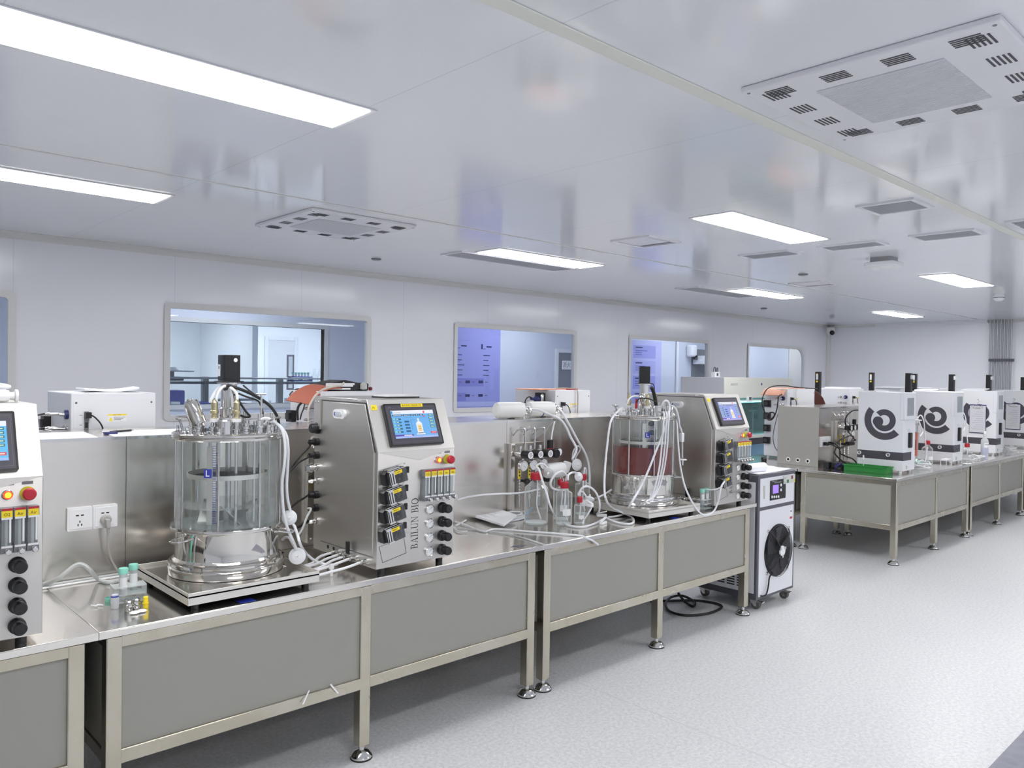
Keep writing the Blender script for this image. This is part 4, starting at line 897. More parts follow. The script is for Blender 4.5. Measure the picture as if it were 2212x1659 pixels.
# gas panels on the riser boxes
def gaspanel(label, x):
    r = thing('regulator_station', label, 'gas panel', (x, YR, .765), 0, 'gas panels on the riser boxes')
    m = MB(); m.box(0, .034, -.03, 0, 0, .412, BOXST); 
    for z in (.02, .38): m.ldir((.017, -.03, z), (0, -1, 0), [(.005, 0), (.004, .003), (0, .004)], CHROME, n=10)
    m.build('upright', r, bevel=.002)
    MB().box(.036, .295, -.012, 0, .0, .412, M('panel_steel', (190, 184, 178), .3, .9)).build('back_plate', r, bevel=.001)
    for i in range(3):
        a = .062+.084*i
        pp = MB(); pp.tube([(a-.022, -.001, .46), (a-.012, -.03, .492), (a+.012, -.055, .503), (a+.022, -.06, .492), (a+.022, -.062, .45), (a+.02, -.062, .375)], .0052, CHROME, n=8, smooth=4); pp.build('gas_pipe', r)
        g = MB(); a -= .034; Tg = frame((a+.018, -.012, .352), (1, 0, 0), (0, 0, 1)); g.lathe([(.014, 0), (.014, .03), (.022, .032), (.022, .07), (.026, .072), (.026, .08)], CHROME, n=22, T=Tg); g.lathe([(.014, -.0), (.014, .03)], CHROME, n=10, T=frame((a+.018, -.06, .37), (1, 0, 0), (0, 1, 0))); rg = g.build('regulator', r)
        k = MB(); k.lathe([(.022, .08), (.026, .083), (.026, .135), (.022, .14)], BLACK, n=24, T=Tg); k.build('regulator_knob', rg)
        d = MB(); d.lathe([(.0215, .1403), (0, .1403)], WHITE2, n=24, T=Tg)
        for j in range(3): d.box(-.011, .011, -.009+.008*j, -.006+.008*j, .1404, .1407, SLATE, Tg @ Matrix.Rotation(.5, 4, 'Z'))
        d.build('knob_face', rg)
        g = MB(); Tg = frame((a+.016, -.08, .285), (1, 0, 0), (0, 0, 1)); g.lathe([(.034, 0), (.034, .018), (.031, .02), (.031, .017)], CHROME, n=28, T=Tg); g.cyl((0, .03, .008), (0, .05, .008), .006, CHROME, T=Tg); gg = g.build('pressure_gauge', r)
        d = MB(); d.lathe([(.031, .0172), (0, .0172)], WHITE2, n=28, T=Tg); d.add([(-.011, .008, .0178), (.014, -.0095, .0178), (.0125, -.0115, .0178)], [(0, 1, 2)], BLACK, Tg)
        for q in range(10): an = radians(-50+31*q); d.add([(.019*cos(an), .019*sin(an), .0176), (.024*cos(an+.06), .024*sin(an+.06), .0176), (.024*cos(an-.06), .024*sin(an-.06), .0176)], [(0, 1, 2)], SLATE, Tg)
        d.build('dial', gg)
        a += .034; v = MB(); z = .255
        while z > .07: v.lathe([(.008, 0), (.011, .004), (.011, .011), (.007, .015)], CHROME, (a+.012, -.03, z), n=10); z -= .018
        v.cyl((a+.012, -.03, .02), (a+.012, -.03, .26), .006, CHROME); v.build('pipe_fitting', r)
        if i < 2:
            t = MB(); t.box(a-.012+.0, a+.004, -.046, -.042, .2, .28, YEL)
            for q in range(3): t.box(a-.008, a, -.0465, -.046, .215+.02*q, .226+.02*q, BLACK)
            t.build('valve_handle', r)
        b = MB(); b.ldir((a+.03, -.012, .185), (0, -1, 0), [(.008, 0), (.008, .05), (.016, .052), (.016, .075), (0, .075)], BLACK, n=16); b.build('ball_valve', r)
    g = MB(); Tg = frame((.292, -.01, .345), (1, 0, 0), (0, 0, 1)); g.lathe([(.02, 0), (.02, .03), (.028, .034), (.028, .12), (.024, .125), (0, .125)], BLACK, n=20, T=Tg); g.cyl((.292, -.07, .37), (.292, -.07, .425), .019, BLACK); g.lathe([(.021, 0), (.021, .009)], RED, (.292, -.07, .366), n=18); fr = g.build('filter_regulator', r)
    d = MB(); d.lathe([(.026, 0), (.026, .03), (.023, .032)], BLACK, n=22, T=frame((.345, -.07, .35), (1, 0, 0), (0, 0, 1))); d.lathe([(.0225, .0323), (0, .0323)], WHITE2, n=22, T=frame((.345, -.07, .35), (1, 0, 0), (0, 0, 1))); d.box(.27, .345, -.075, -.06, .343, .357, BLACK); d.build('small_gauge', fr)
    return r
gp = gaspanel('gas regulator panel on the riser behind the big clear bottle', 3.197)
dup(gp, (1.862, YR, .765), 0, 'gas regulator panel half hidden behind the cabinet of the clear water vessel')
dup(gp, (7.58, 3.4605, .765), 0, 'gas regulator panel on the far riser beside the tangle of black leads')

# ---- hoses around the clear water vessel
def P(o, k, pts, **pl): return [at(o[0]+x*k, o[1]+y*k, **({'Y': p[0]} if (p := q) and False else pl)) for x, y, *q in pts]
def pathA(o, k, pts):
    """points given as (x, y, axis, value)"""
    return [at(o[0]+x*k, o[1]+y*k, **{ax: v}) for x, y, ax, v in pts]
o1, k1 = (330, 740), .1808; o2 = (330, 1040)
hose('white_hose', 'white hose arching off the clear vessel lid, outer one by the cabinet', pathA(o1, k1, [(1300, 1060, 'Y', 3.0), (1340, 980, 'Y', 2.98), (1420, 945, 'Y', 2.96), (1520, 1000, 'Y', 2.94), (1595, 1110, 'Y', 2.93), (1618, 1280, 'Y', 2.92), (1612, 1480, 'Y', 2.92), (1600, 1700, 'Y', 2.92), (1612, 1870, 'Y', 2.92), (1650, 2040, 'Y', 2.92)]), .0062)
hose('white_hose', 'white hose arching off the clear vessel lid, inner one beside the glass', pathA(o1, k1, [(1210, 1060, 'Y', 3.0), (1260, 950, 'Y', 2.97), (1350, 905, 'Y', 2.95), (1460, 950, 'Y', 2.93), (1550, 1060, 'Y', 2.91), (1582, 1250, 'Y', 2.9), (1570, 1480, 'Y', 2.9), (1545, 1680, 'Y', 2.9), (1560, 2000, 'Y', 2.9), (1610, 2220, 'Y', 2.9), (1680, 2380, 'Y', 2.9), (1715, 2470, 'Y', 2.9)]), .0062)
def filterdisc(label, c, nrm, rr):
    r = thing('filter_disc', label, 'filter', c, 0, 'white disc filters'); d = Vector(nrm); rr *= 1.3
    m = MB(); m.ldir(-d.normalized()*.008, d, [(0, 0), (rr*.6, 0), (rr*.95, .004), (rr, .006), (rr, .01), (rr*.95, .012), (rr*.6, .016), (0, .016)], M('milky_filter', (226, 229, 232), .4), n=30); m.ldir(-d.normalized()*.0105, d, [(rr*.55, 0), (rr*.55, .021)], WHITE2, n=30); m.build('housing', r)
    n = d.normalized()
    for s in (-1, 1): MB().cyl(n*(.008*s), n*(.03*s), .006, WHITE2, r1=.004).build('nipple', r)
    return r
c1 = at(625, 1118, Y=2.92); c2 = at(642, 1201, Y=2.9)
tocam = lambda p: (EYE-p).normalized()
filterdisc('white disc filter on the hoses, upper one between clear vessel and cabinet', c1, (-.55, -.85, .18), .0235)
filterdisc('white disc filter on the hoses, lower one just above the clear vessel tray', c2, (-.5, -.8, .3), .026)
o3, k3 = (620, 980), .1689
hose('white_hose', 'white hose running down from the upper disc filter to the cabinet nipples', pathA(o3, k3, [(65, 880, 'Y', 2.92), (100, 940, 'Y', 2.9), (135, 1040, 'Y', 2.89), (170, 1160, 'Y', 2.88), (240, 1270, 'Z', .81), (340, 1360, 'Z', .785), (460, 1410, 'Z', .775), (600, 1420, 'Z', .768), (640, 1412, 'Z', .765)]), .006)
NIP = [1.824-.05]
yn = [2.762+a for a in (.309, .255, .21, .16, .075)]
zn = .77+.022
lefts = [(1.50, 3.02, .79), (1.49, 3.0, .80), (1.5, 2.98, .785), (1.5, 2.95, .80), (1.49, 2.93, .79)]
names = ['rearmost', 'second from the rear', 'middle', 'second from the front', 'frontmost']
for i in range(5):
    e = Vector((1.772, yn[i], zn)); l = Vector(lefts[i])
    hose('jacket_hose', 'white jacket hose plugged into the cabinet side, %s of five' % names[i], [l+Vector((-.03, .03, .03)), l, l*.72+e*.28+Vector((0, -.03-.006*i, -.02)), l*.4+e*.6+Vector((0, -.035, -.016)), e+Vector((-.045, -.012, -.006)), e+Vector((.018, 0, 0))], .0058, HOSE, 'hose', 'jacket hoses of the clear water vessel')
single('zip_tie', MB().box(0, .012, 0, .003, 0, .045, WHITE2).box(-.003, .015, -.003, .006, .03, .05, WHITE2), 'white cable tie round the jacket hoses before the cabinet', 'cable tie', loc=(at(714, 1240, Y=2.87).x, 2.87, .747))
hose('white_hose', 'white hose looping from the lower disc filter behind the vessel base', pathA(o3, k3, [(120, 1230, 'Y', 2.9), (60, 1130, 'Y', 2.95), (30, 1080, 'Y', 3.0), (-20, 1070, 'Y', 3.06), (-60, 1100, 'Y', 3.1)]), .0055)
# black leads from the cabinet ports and the motor
xs = 1.78
def lead(label, port_z, pts, rad=.0045, mat=RUBBER, grp='leads in the cabinet side ports'): hose('black_lead', label, [(1.81, 3.257, port_z), (1.775, 3.257, port_z)]+pts, rad, mat, 'lead', grp)
lead('black lead curving from the second port of the cabinet side', .77+.5, pathA(o1, k1, [(1880, 1230, 'Y', 3.26), (1780, 1340, 'Y', 3.27), (1700, 1440, 'Y', 3.28), (1640, 1540, 'Y', 3.3)]))
lead('black lead curving from the third port of the cabinet side', .77+.438, pathA(o1, k1, [(1860, 1370, 'Y', 3.25), (1750, 1430, 'Y', 3.24), (1640, 1540, 'Y', 3.2), (1600, 1590, 'Y', 3.15)]))
lead('black lead dropping from the lower black port of the cabinet side', .77+.255, pathA(o2, k1, [(1820, 190, 'Y', 3.24), (1740, 240, 'Y', 3.22), (1650, 310, 'Y', 3.2), (1560, 400, 'Y', 3.16)]))
lead('grey lead looping from the lowest black port of the cabinet side', .77+.195, pathA(o2, k1, [(1890, 330, 'Y', 3.22), (1840, 430, 'Y', 3.2), (1790, 560, 'Y', 3.18), (1740, 640, 'Y', 3.16)]), .005, HOSEG)
lead('thick black lead from the lowest chrome port of the cabinet side', .77+.133, pathA(o2, k1, [(1850, 480, 'Y', 3.22), (1740, 540, 'Y', 3.2), (1660, 580, 'Y', 3.18), (1600, 560, 'Y', 3.15)]), .007)
hose('motor_cable', 'thick black cable arching from the clear vessel motor to the lid rim', pathA(o1, k1, [(860, 560, 'Y', 3.03), (890, 520, 'Y', 3.0), (960, 530, 'Y', 2.98), (1080, 570, 'Y', 2.97), (1230, 640, 'Y', 2.97), (1380, 740, 'Y', 2.97), (1470, 850, 'Y', 2.97), (1505, 960, 'Y', 2.98), (1495, 1080, 'Y', 3.0)]), .0062, RUBBER, 'cable')
hose('motor_cable', 'black cable from the clear vessel motor foot to the lift rod', pathA(o1, k1, [(1030, 610, 'Y', 3.05), (1100, 640, 'Y', 3.0), (1220, 680, 'Y', 2.98), (1270, 710, 'Y', 2.97), (1300, 780, 'Y', 2.97), (1315, 850, 'Y', 2.98)]), .004, RUBBER, 'cable')
hose('motor_cable', 'black cable hanging from the right probe toward the lid ports', pathA(o1, k1, [(1010, 660, 'Y', 2.95), (1050, 730, 'Y', 2.94), (1110, 820, 'Y', 2.94), (1160, 880, 'Y', 2.95), (1110, 890, 'Y', 2.96), (1050, 870, 'Y', 2.96)]), .0045, RUBBER, 'cable')
hose('motor_cable', 'black cable running from the motor foot to the far lid edge', pathA(o1, k1, [(1080, 510, 'Y', 3.08), (1150, 570, 'Y', 3.06), (1240, 640, 'Y', 3.04), (1330, 720, 'Y', 3.02)]), .0035, RUBBER, 'cable')
hose('probe_cable', 'white-sleeved cable bending up from the left gold probe', pathA(o1, k1, [(757, 735, 'Y', 2.985), (762, 680, 'Y', 2.985), (780, 610, 'Y', 2.985), (820, 545, 'Y', 2.99), (865, 520, 'Y', 3.0)]), .0055, WHITE2, 'cable')
hose('probe_cable', 'white-sleeved cable bending over from the right gold probe', pathA(o1, k1, [(1003, 735, 'Y', 2.945), (1010, 670, 'Y', 2.945), (1000, 610, 'Y', 2.95), (960, 560, 'Y', 2.96), (930, 540, 'Y', 2.98)]), .0055, WHITE2, 'cable')
hose('probe_cable', 'frosted sleeve draped from the motor foot behind the gold probe', pathA(o1, k1, [(800, 530, 'Y', 3.06), (740, 610, 'Y', 3.06), (700, 690, 'Y', 3.05), (690, 720, 'Y', 3.05)]), .007, FROST, 'cable')
hose('probe_cable', 'thin black wire looping over the red probe of the clear vessel', pathA(o1, k1, [(505, 790, 'Y', 3.13), (495, 765, 'Y', 3.13), (465, 757, 'Y', 3.13), (445, 790, 'Y', 3.13), (455, 850, 'Y', 3.13), (490, 905, 'Y', 3.13)]), .0016, RUBBER, 'cable')

# ---- things on the near table
r = thing('tube_rack', 'clear acrylic rack holding two mint-capped tubes near the bench joint', 'rack', (.93, 3.02, ZT), radians(-6))
for z in (.012, .038, .066): MB().box(-.055, .055, -.035, .035, z-.003, z, ACRYL).build('shelf', r)
for x in (-.055, .052): MB().box(x, x+.003, -.035, .035, 0, .068, ACRYL).build('side_panel', r)
def capped(label, x, y, z, grp, fill=None):
    r = thing('centrifuge_tube', label, 'tube', (x, y, z), 0, grp)
    MB().lathe([(0, 0), (.006, .008), (.0135, .022), (.0135, .1)], FROST, n=16).build('tube', r)
    MB().lathe([(.0165, .098), (.0165, .116), (.015, .118), (0, .118)], MINT, n=20).build('cap', r)
    l = MB(); l.lathe([(.0138, .045), (.0138, .085)], WHITE2, n=12, a0=pi+.3, a1=2*pi-.2); l.build('label_strip', r)
    if fill: MB().lathe([(0, .002), (.0055, .009), (.0128, .023), (.0128, .075), (0, .075)], fill, n=14).build('sediment', r)
capped('mint-capped tube in the acrylic rack, nearer one', .908, 3.005, .76, 'mint-capped tubes in the near rack')
capped('mint-capped tube in the acrylic rack, rear one', .955, 3.045, .76, 'mint-capped tubes in the near rack')
single('bottle_cap', MB().lathe([(.0, .0), (.017, 0), (.017, .012), (.0155, .013), (.0155, .003), (0, .003)], MINT, (.886, 3.08, ZT), n=22), 'loose mint screw cap lying beside the acrylic rack', 'cap')
r = thing('sample_vial', 'small clear vial with a blue band standing before the acrylic rack', 'vial', (.872, 2.975, ZT))
MB().lathe([(.011, 0), (.013, .004), (.013, .045), (.011, .05)], FROST, n=16).build('vial_body', r); MB().lathe([(.0133, .041), (.0133, .046)], BLUEP, n=16).build('blue_band', r)
for x, y, s in ((.9, 2.915, 'left one'), (.928, 2.925, 'right one')):
    single('calibration_weight', MB().lathe([(.013, 0), (.0145, .002), (.0145, .022), (.012, .025), (.012, .028), (.0145, .03), (.0145, .034), (.011, .037), (0, .037)], CHROME, (x, y, ZT), n=22), 'small steel weight before the acrylic rack, '+s, 'weight', 'steel weights on the near table')
single('yellow_plug', MB().lathe([(.009, 0), (.009, .014), (.0115, .015), (.0115, .018), (.009, .019), (.009, .038), (.007, .04), (0, .04)], YEL, (.957, 2.917, ZT), n=18), 'yellow plastic plug standing beside the steel weights', 'plug')
for x, y, rz, s in ((.905, 2.868, .3, 'front one'), (.93, 2.873, -.4, 'rear one')):
    single('white_stopper', MB().lathe([(0, 0), (.012, .001), (.017, .004), (.012, .008), (0, .009)], WHITE2, (x, y, ZT), n=18, T=None), 'flat white stopper lying by the yellow plug, '+s, 'stopper', 'white stoppers')
hose('hose_clip', 'tiny white clip lying near the bench joint', [(.815, 3.05, ZT+.004), (.826, 3.03, ZT+.006), (.836, 3.045, ZT+.004), (.848, 3.03, ZT+.004)], .003, WHITE2, 'clip')
for x, y, s in ((1.262, 2.775, 'under the clear vessel tray'), (3.93, 2.76, 'under the red vessel tray')):
    single('blue_tape', MB().box(x-.03, x+.03, y-.025, y+.02, ZT, ZT+.0006, BLUE), 'strip of blue tape on the bench '+s, 'tape', 'blue tape marks')
single('ink_mark', MB().box(2.63, 2.69, 2.80, 2.806, ZT, ZT+.0005, NAVY).box(2.655, 2.66, 2.77, 2.82, ZT, ZT+.0004, NAVY).box(2.68, 2.72, 2.785, 2.79, ZT, ZT+.0005, NAVY), 'dark blue felt-pen mark on the bench front before the papers', 'mark')
for px, s, sl in ((666, 'left one', 1), (712, 'right one', -1)):
    p = at(px, 1494, Y=YA+.004); single('zip_tie', MB().add([(0, -.003, .03), (.006, -.003, .032), (.0-.03*sl+.006, -.012, -.01), (-.03*sl, -.012, -.012), (0, 0, .03), (.006, 0, .032), (-.03*sl+.006, -.009, -.01), (-.03*sl, -.009, -.012)], [(0, 1, 2, 3), (4, 5, 6, 7), (0, 1, 5, 4), (1, 2, 6, 5), (2, 3, 7, 6), (3, 0, 4, 7)], WHITE2), 'white cable tie end poking out over the lower rail, '+s, 'cable tie', 'cable tie ends on the lower rail', loc=(p.x, YA+.005, .325))
# white fittings on the half-cut cabinet
r = thing('filter_capsule', 'white filter capsule lying on the half-cut cabinet at the left edge', 'filter', (.44, 3.0, 1.4805))
m = MB(); m.ldir((-.1, 0, .021), (1, 0, 0), [(0, 0), (.018, 0), (.021, .01), (.021, .2), (.018, .21), (.012, .212), (.012, .225), (.02, .228), (.02, .236), (0, .236)], WHITE2, n=24); m.build('body', r)
hose('white_hose', 'white hose folded on top of the filter capsule at the left edge', [(.25, 3.0, 1.53), (.4, 3.0, 1.531), (.52, 3.0, 1.53), (.555, 3.02, 1.53), (.54, 3.06, 1.535), (.45, 3.03, 1.544), (.3, 3.0, 1.545)], .0065)
single('paper_pad', MB().box(-.09, .09, -.06, .06, 0, .006, BLACK).box(-.08, .085, -.055, .058, .006, .012, WHITE2), 'small white pad on the cabinet beside the clear water vessel', 'pad', loc=(2.06, 2.98, 1.4805))
# papers on the riser
def sheet(name, label, pts, z, grp=None, curl=None, lines=0, thick=.0025, cat='paper', mat=PAPER):
    """pts = four plan corners; curl lifts the far corners"""
    n = 8; m = MB(); A, B, Cc, D = [Vector((p[0], p[1], 0)) for p in pts]; vs = []
    f = curl or (lambda u, v: 0)
    for w_ in (0, thick):
        for i in range(n+1):
            for j in range(n+1):
                u, v = i/n, j/n; p = (A*(1-u)+B*u)*(1-v)+(D*(1-u)+Cc*u)*v; vs.append((p.x, p.y, z+f(u, v)+w_))
    N = (n+1)**2; fs = []
    for i in range(n):
        for j in range(n):
            a = i*(n+1)+j; fs += [(N+a, N+a+n+1, N+a+n+2, N+a+1), (a, a+1, a+n+2, a+n+1)]
    for i in range(n):
        for (a, b) in ((i*(n+1), (i+1)*(n+1)), (i*(n+1)+n, (i+1)*(n+1)+n), (i, i+1), (n*(n+1)+i, n*(n+1)+i+1)): fs.append((a, b, N+b, N+a))
    m.add(vs, fs, mat)
    for k in range(lines):
        v = .15+.7*k/max(1, lines); L = .3+.5*random.random()
        pp = [(A*(1-u)+B*u)*(1-vv)+(D*(1-u)+Cc*u)*vv for u, vv in ((.1, v), (.1+L, v), (.1+L, v+.015), (.1, v+.015))]
        m.add([(p.x, p.y, z+f(.5, v)+thick+.0006) for p in pp], [(0, 1, 2, 3)], INK)
    return single(name, m, label, cat, grp)
sheet('paper_sheet', 'white paper lying on the riser beside the half-cut cabinet', [(.55, 3.47), (.94, 3.44), (.97, 3.76), (.62, 3.8)], ZR)
sheet('paper_sheet', 'white printed paper on the riser behind the clear vessel', [(1.0, 3.45), (1.33, 3.43), (1.4, 3.72), (1.04, 3.76)], ZR, lines=5)
single('pen', MB().cyl((0, 0, .005), (.1, .05, .005), .0045, BLACK, n=10).cyl((.1, .05, .005), (.11, .055, .005), .003, CHROME, n=8), 'black pen lying on the printed paper on the riser', 'pen', loc=(1.03, 3.6, ZR+.004))
single('binder_clip', MB().box(0, .05, 0, .03, 0, .012, NAVY), 'dark binder clip at the corner of the printed paper on the riser', 'clip', loc=(1.0, 3.56, ZR+.0001), bevel=.003)
# ---- white instrument units on the near island's back row
def unit(label, x, y, rz, w, d, grp, cat='bioreactor controller', rear=False, knobs=True):
    """tall white unit; origin mid base; logo on its -X side, touch screen on -Y, sockets on +Y, pumps on +X"""
    r = thing('white_control_unit', label, cat, (x, y, ZT), rz, grp); H = .7325; z0 = .022
    MB().rbox(-w/2, w/2, -d/2, d/2, z0, H, .006, WHITE).build('case', r, bevel=.004)
    for a in (-w/2+.035, w/2-.035):
        for c in (-d/2+.035, d/2-.035): MB().lathe([(.013, 0), (.015, .01), (.012, z0)], WHITE2, (a, c, 0), n=14).build('foot', r)
    if not rear:
        m = MB(); m.box(-w/2-.0012, -w/2, -d/2, d/2, .116, .19, DGREY).box(-w/2-.0012, -w/2+.19, -d/2-.0012, -d/2, .116, .19, DGREY); m.build('dark_band', r)
        TL = frame((-w/2-.0012, -d/2, 0), (0, -1, 0), (0, 0, 1))   # u to the right as seen, v up
        for s in (.389, .128):
            k = MB(); Tk = TL @ Matrix.Translation((-s, .162, 0)); k.lathe([(.012, .006), (.012, .014), (.017, .016), (.017, 0)], WHITE2, n=20, T=Tk); k.lathe([(.012, .0062), (0, .0062)], MGREY, n=18, T=Tk); k.build('band_knob', r)
        g = MB(); c = (-.17, .475)
        Tl = TL @ Matrix.Translation((c[0], c[1], .0006))
        g.ring((0, 0), .118, .18, radians(140), radians(317), DGREY, Tl, n=44); g.ring((0, 0), .048, .101, radians(-178), radians(136), DGREY, Tl, n=48)
        g.lathe([(.047, .0006), (0, .0006)], DGREY, (-.056, -.014, 0), n=30, T=Tl); g.build('swirl_emblem', r)
        m = MB(); m.box(-w/2-.006, w/2-.03, -d/2-.008, -d/2, .485, H-.004, WHITE).box(-w/2-.006, -w/2, -d/2, -d/2+.03, .485, H-.004, WHITE); sh = m.build('screen_housing', r, bevel=.003)
        m = MB(); m.box(-w/2+.055, -w/2+.21, -d/2-.0095, -d/2-.008, .522, .684, M('idle_screen', (150, 156, 160), .12)); m.build('screen', sh)
        m = MB(); m.box(-w/2+.11, -w/2+.155, -d/2-.022, -d/2, .23, .367, BLACK); m.box(-w/2+.155, -w/2+.185, -d/2-.015, -d/2, .235, .36, M('rotor_grey', (176, 180, 182), .4)); m.build('front_pump', r, bevel=.003)
        m = MB(); m.box(-w/2+.075, -w/2+.082, -d/2-.0012, -d/2, .038, .07, SLATE)
        for i in range(3): m.box(-w/2+.09, -w/2+.13, -d/2-.0012, -d/2, .042+.01*i, .044+.01*i, M('faint_print', (196, 198, 204), .6))
        for i in range(2): m.box(-w/2+.085, -w/2+.15, -d/2-.0012, -d/2, .385+.012*i, .389+.012*i, M('faint_print', (196, 198, 204), .6))
        m.build('front_print', r)
        m = MB(); Te = frame((w/2, -d/2+.08, .676), (0, 1, 0), (0, 0, 1)); m.lathe([(.024, 0), (.024, .02), (0, .02)], YELR, n=20, T=Te); m.lathe([(.017, .02), (.02, .028), (.02, .045), (0, .047)], M('stop_brown', (150, 62, 48), .45), n=20, T=Te); m.build('emergency_stop', r)
    else:
        TB = frame((0, d/2, 0), (-1, 0, 0), (0, 0, 1))   # seen from behind, u to the right
        m = MB(); m.box(-w/2+.012, w/2-.012, .05, H-.03, 0, .0012, WHITE, TB)
        for a in (-w/2+.022, w/2-.022): m.lathe([(.005, .0012), (.0, .003)], SLATE, (a, H-.045, 0), n=10, T=TB)
        m.build('rear_panel', r)
        m = MB(); m.box(-w/2+.055, -w/2+.074, H-.3, H-.085, .0012, .006, MGREY, TB)
        for i in range(4): m.box(-w/2+.058, -w/2+.071, H-.115-.045*i, H-.09-.045*i, .006, .0075, BLACK, TB)
        for i in range(4): m.box(-w/2+.036, -w/2+.048, H-.103-.045*i, H-.101-.045*i, .0012, .0016, SLATE, TB)
        m.build('socket_strip', r)
        m = MB(); m.box(-w/2+.155, -w/2+.24, H-.135, H-.1, .0012, .0018, WHITE2, TB).box(-w/2+.155, -w/2+.24, H-.107, H-.1, .0018, .0021, YEL, TB); m.add([(-w/2+.16, H-.132, .0022), (-w/2+.178, H-.132, .0022), (-w/2+.169, H-.113, .0022)], [(0, 1, 2)], YEL, TB)
        m.text('CAUTION', .0075, BLACK, TB @ Matrix.Translation((-w/2+.18, H-.1065, .0023)))
        for i in range(3): m.box(-w/2+.183, -w/2+.235-.01*i, H-.116-.006*i, H-.114-.006*i, .0018, .0021, SLATE, TB)
        m.add([(-w/2+.205, H-.18, .002), (-w/2+.218, H-.18, .002), (-w/2+.2115, H-.168, .002)], [(0, 1, 2)], M('hazard_brown', (150, 100, 50), .5), TB); m.box(-w/2+.19, -w/2+.26, H-.19, H-.187, .0012, .0018, MGREY, TB).box(-w/2+.175, -w/2+.187, H-.186, H-.182, .0012, .0018, BLACK, TB)
        m.build('warning_label', r)
        p = MB(); p.box(-w/2+.056, -w/2+.08, H-.115, H-.088, .006, .03, BLACK, TB); p.tube([(-w/2+.075, H-.1, .028), (-w/2+.095, H-.115, .04), (-w/2+.125, H-.16, .035), (-w/2+.14, H-.25, .03), (-w/2+.14, H-.4, .03)], .0035, RUBBER, T=TB); p.build('mains_lead', r)
        TS_ = frame((w/2, d/2, 0), (0, -1, 0), (0, 0, 1), (1, 0, 0))  # +X side; u runs from the rear edge to the front
        for u, v, k in ((.05, H-.1, 'b'), (.05, H-.165, 'c'), (.11, H-.1, 'c'), (.11, H-.165, 'c')):
            m = MB(); Tk = TS_ @ Matrix.Translation((u, v, 0))
            if k == 'b': m.lathe([(.022, 0), (.022, .012), (.012, .014), (0, .014)], NAVY, n=20, T=Tk); m.lathe([(.008, .014), (.008, .035), (0, .035)], CHROME, n=12, T=Tk)
            else: m.lathe([(.014, 0), (.014, .008), (.007, .01), (.007, .06), (.01, .062), (.005, .08), (0, .08)], CHROME, n=12, T=Tk)
            m.build('side_port', r)
        for i in range(4):
            m = MB(); m.box(d-.075, d-.005, .15+.13*i, .22+.13*i, 0, .03, BLACK, TS_); m.box(d-.06, d-.02, .165+.13*i, .205+.13*i, .03, .045, DARKCOV, TS_); m.build('pump_head', r)
    return r
unit('white unit with papers on top behind the riser near the half-cut cabinet', 1.165, 4.215, pi, .375, .43, 'white units on the near island', rear=True)
unit('white unit with the black bag and orange mat on top', 2.475, 4.215, pi, .375, .43, 'white units on the near island', rear=True)
unit('white unit behind the two white capsules, with a cable tied round it', 4.375, 4.215, pi, .39, .43, 'white units on the near island', rear=True)
ZU = ZT+.7325+.0008
sheet('paper_sheet', 'stack of curled papers on the white unit beside the clear vessel', [(1.06, 4.1), (1.3, 4.08), (1.34, 4.3), (1.08, 4.33)], ZU, curl=lambda u, v: .018*max(0, u-.55)*2*u+.012*(1-u)**3, thick=.008)
sheet('paper_sheet', 'loose paper under the curled stack on the white unit', [(1.1, 4.05), (1.33, 4.12), (1.31, 4.36), (1.06, 4.28)], ZU-.0002, thick=.001)
for i, (dz, s) in enumerate(((0, 'upper one'), (-.065, 'lower one'))):
    hose('sensor_lead', 'black-tipped lead on the side of the papers unit, '+s, [(.93, 4.13, ZU-.1+dz*.98), (.89, 4.12, ZU-.1+dz), (.85, 4.12, ZU-.12+dz), (.84, 4.12, ZU-.2+dz*.6), (.84, 4.12, ZU-.3)], .004, RUBBER, 'lead', 'leads on the papers unit')
# black bag and orange heating mat on the second unit
r = thing('tool_bag', 'black flat bag with white tubes on the middle white unit', 'bag', (2.48, 4.24, ZU))
m = MB(); pr = [(-.13, 0), (.18, 0), (.185, .045), (.1, .05), (.02, .065), (-.06, .05)]
m.add([(a, -.1, c) for a, c in pr]+[(a, .1, c) for a, c in pr], [tuple(range(6)), tuple(range(11, 5, -1))]+[(i, (i+1) % 6, 6+(i+1) % 6, 6+i) for i in range(6)], BLACK); m.build('bag_body', r, bevel=.008)
for z in (.012, .03, .04): MB().cyl((-.12, -.112, z), (.03+z, -.112, z), .006, WHITE2).build('white_tube', r)
MB().lathe([(0, 0), (.022, .005), (.022, .035), (0, .05)], M('grip_grey', (190, 190, 184), .4), (.14, -.105, .005), n=14).build('clip', r); MB().lathe([(0, 0), (.012, .004), (.012, .02), (0, .024)], M('dark_red', (110, 30, 44), .4), (.2, -.09, .0), n=12).build('red_knob', r)
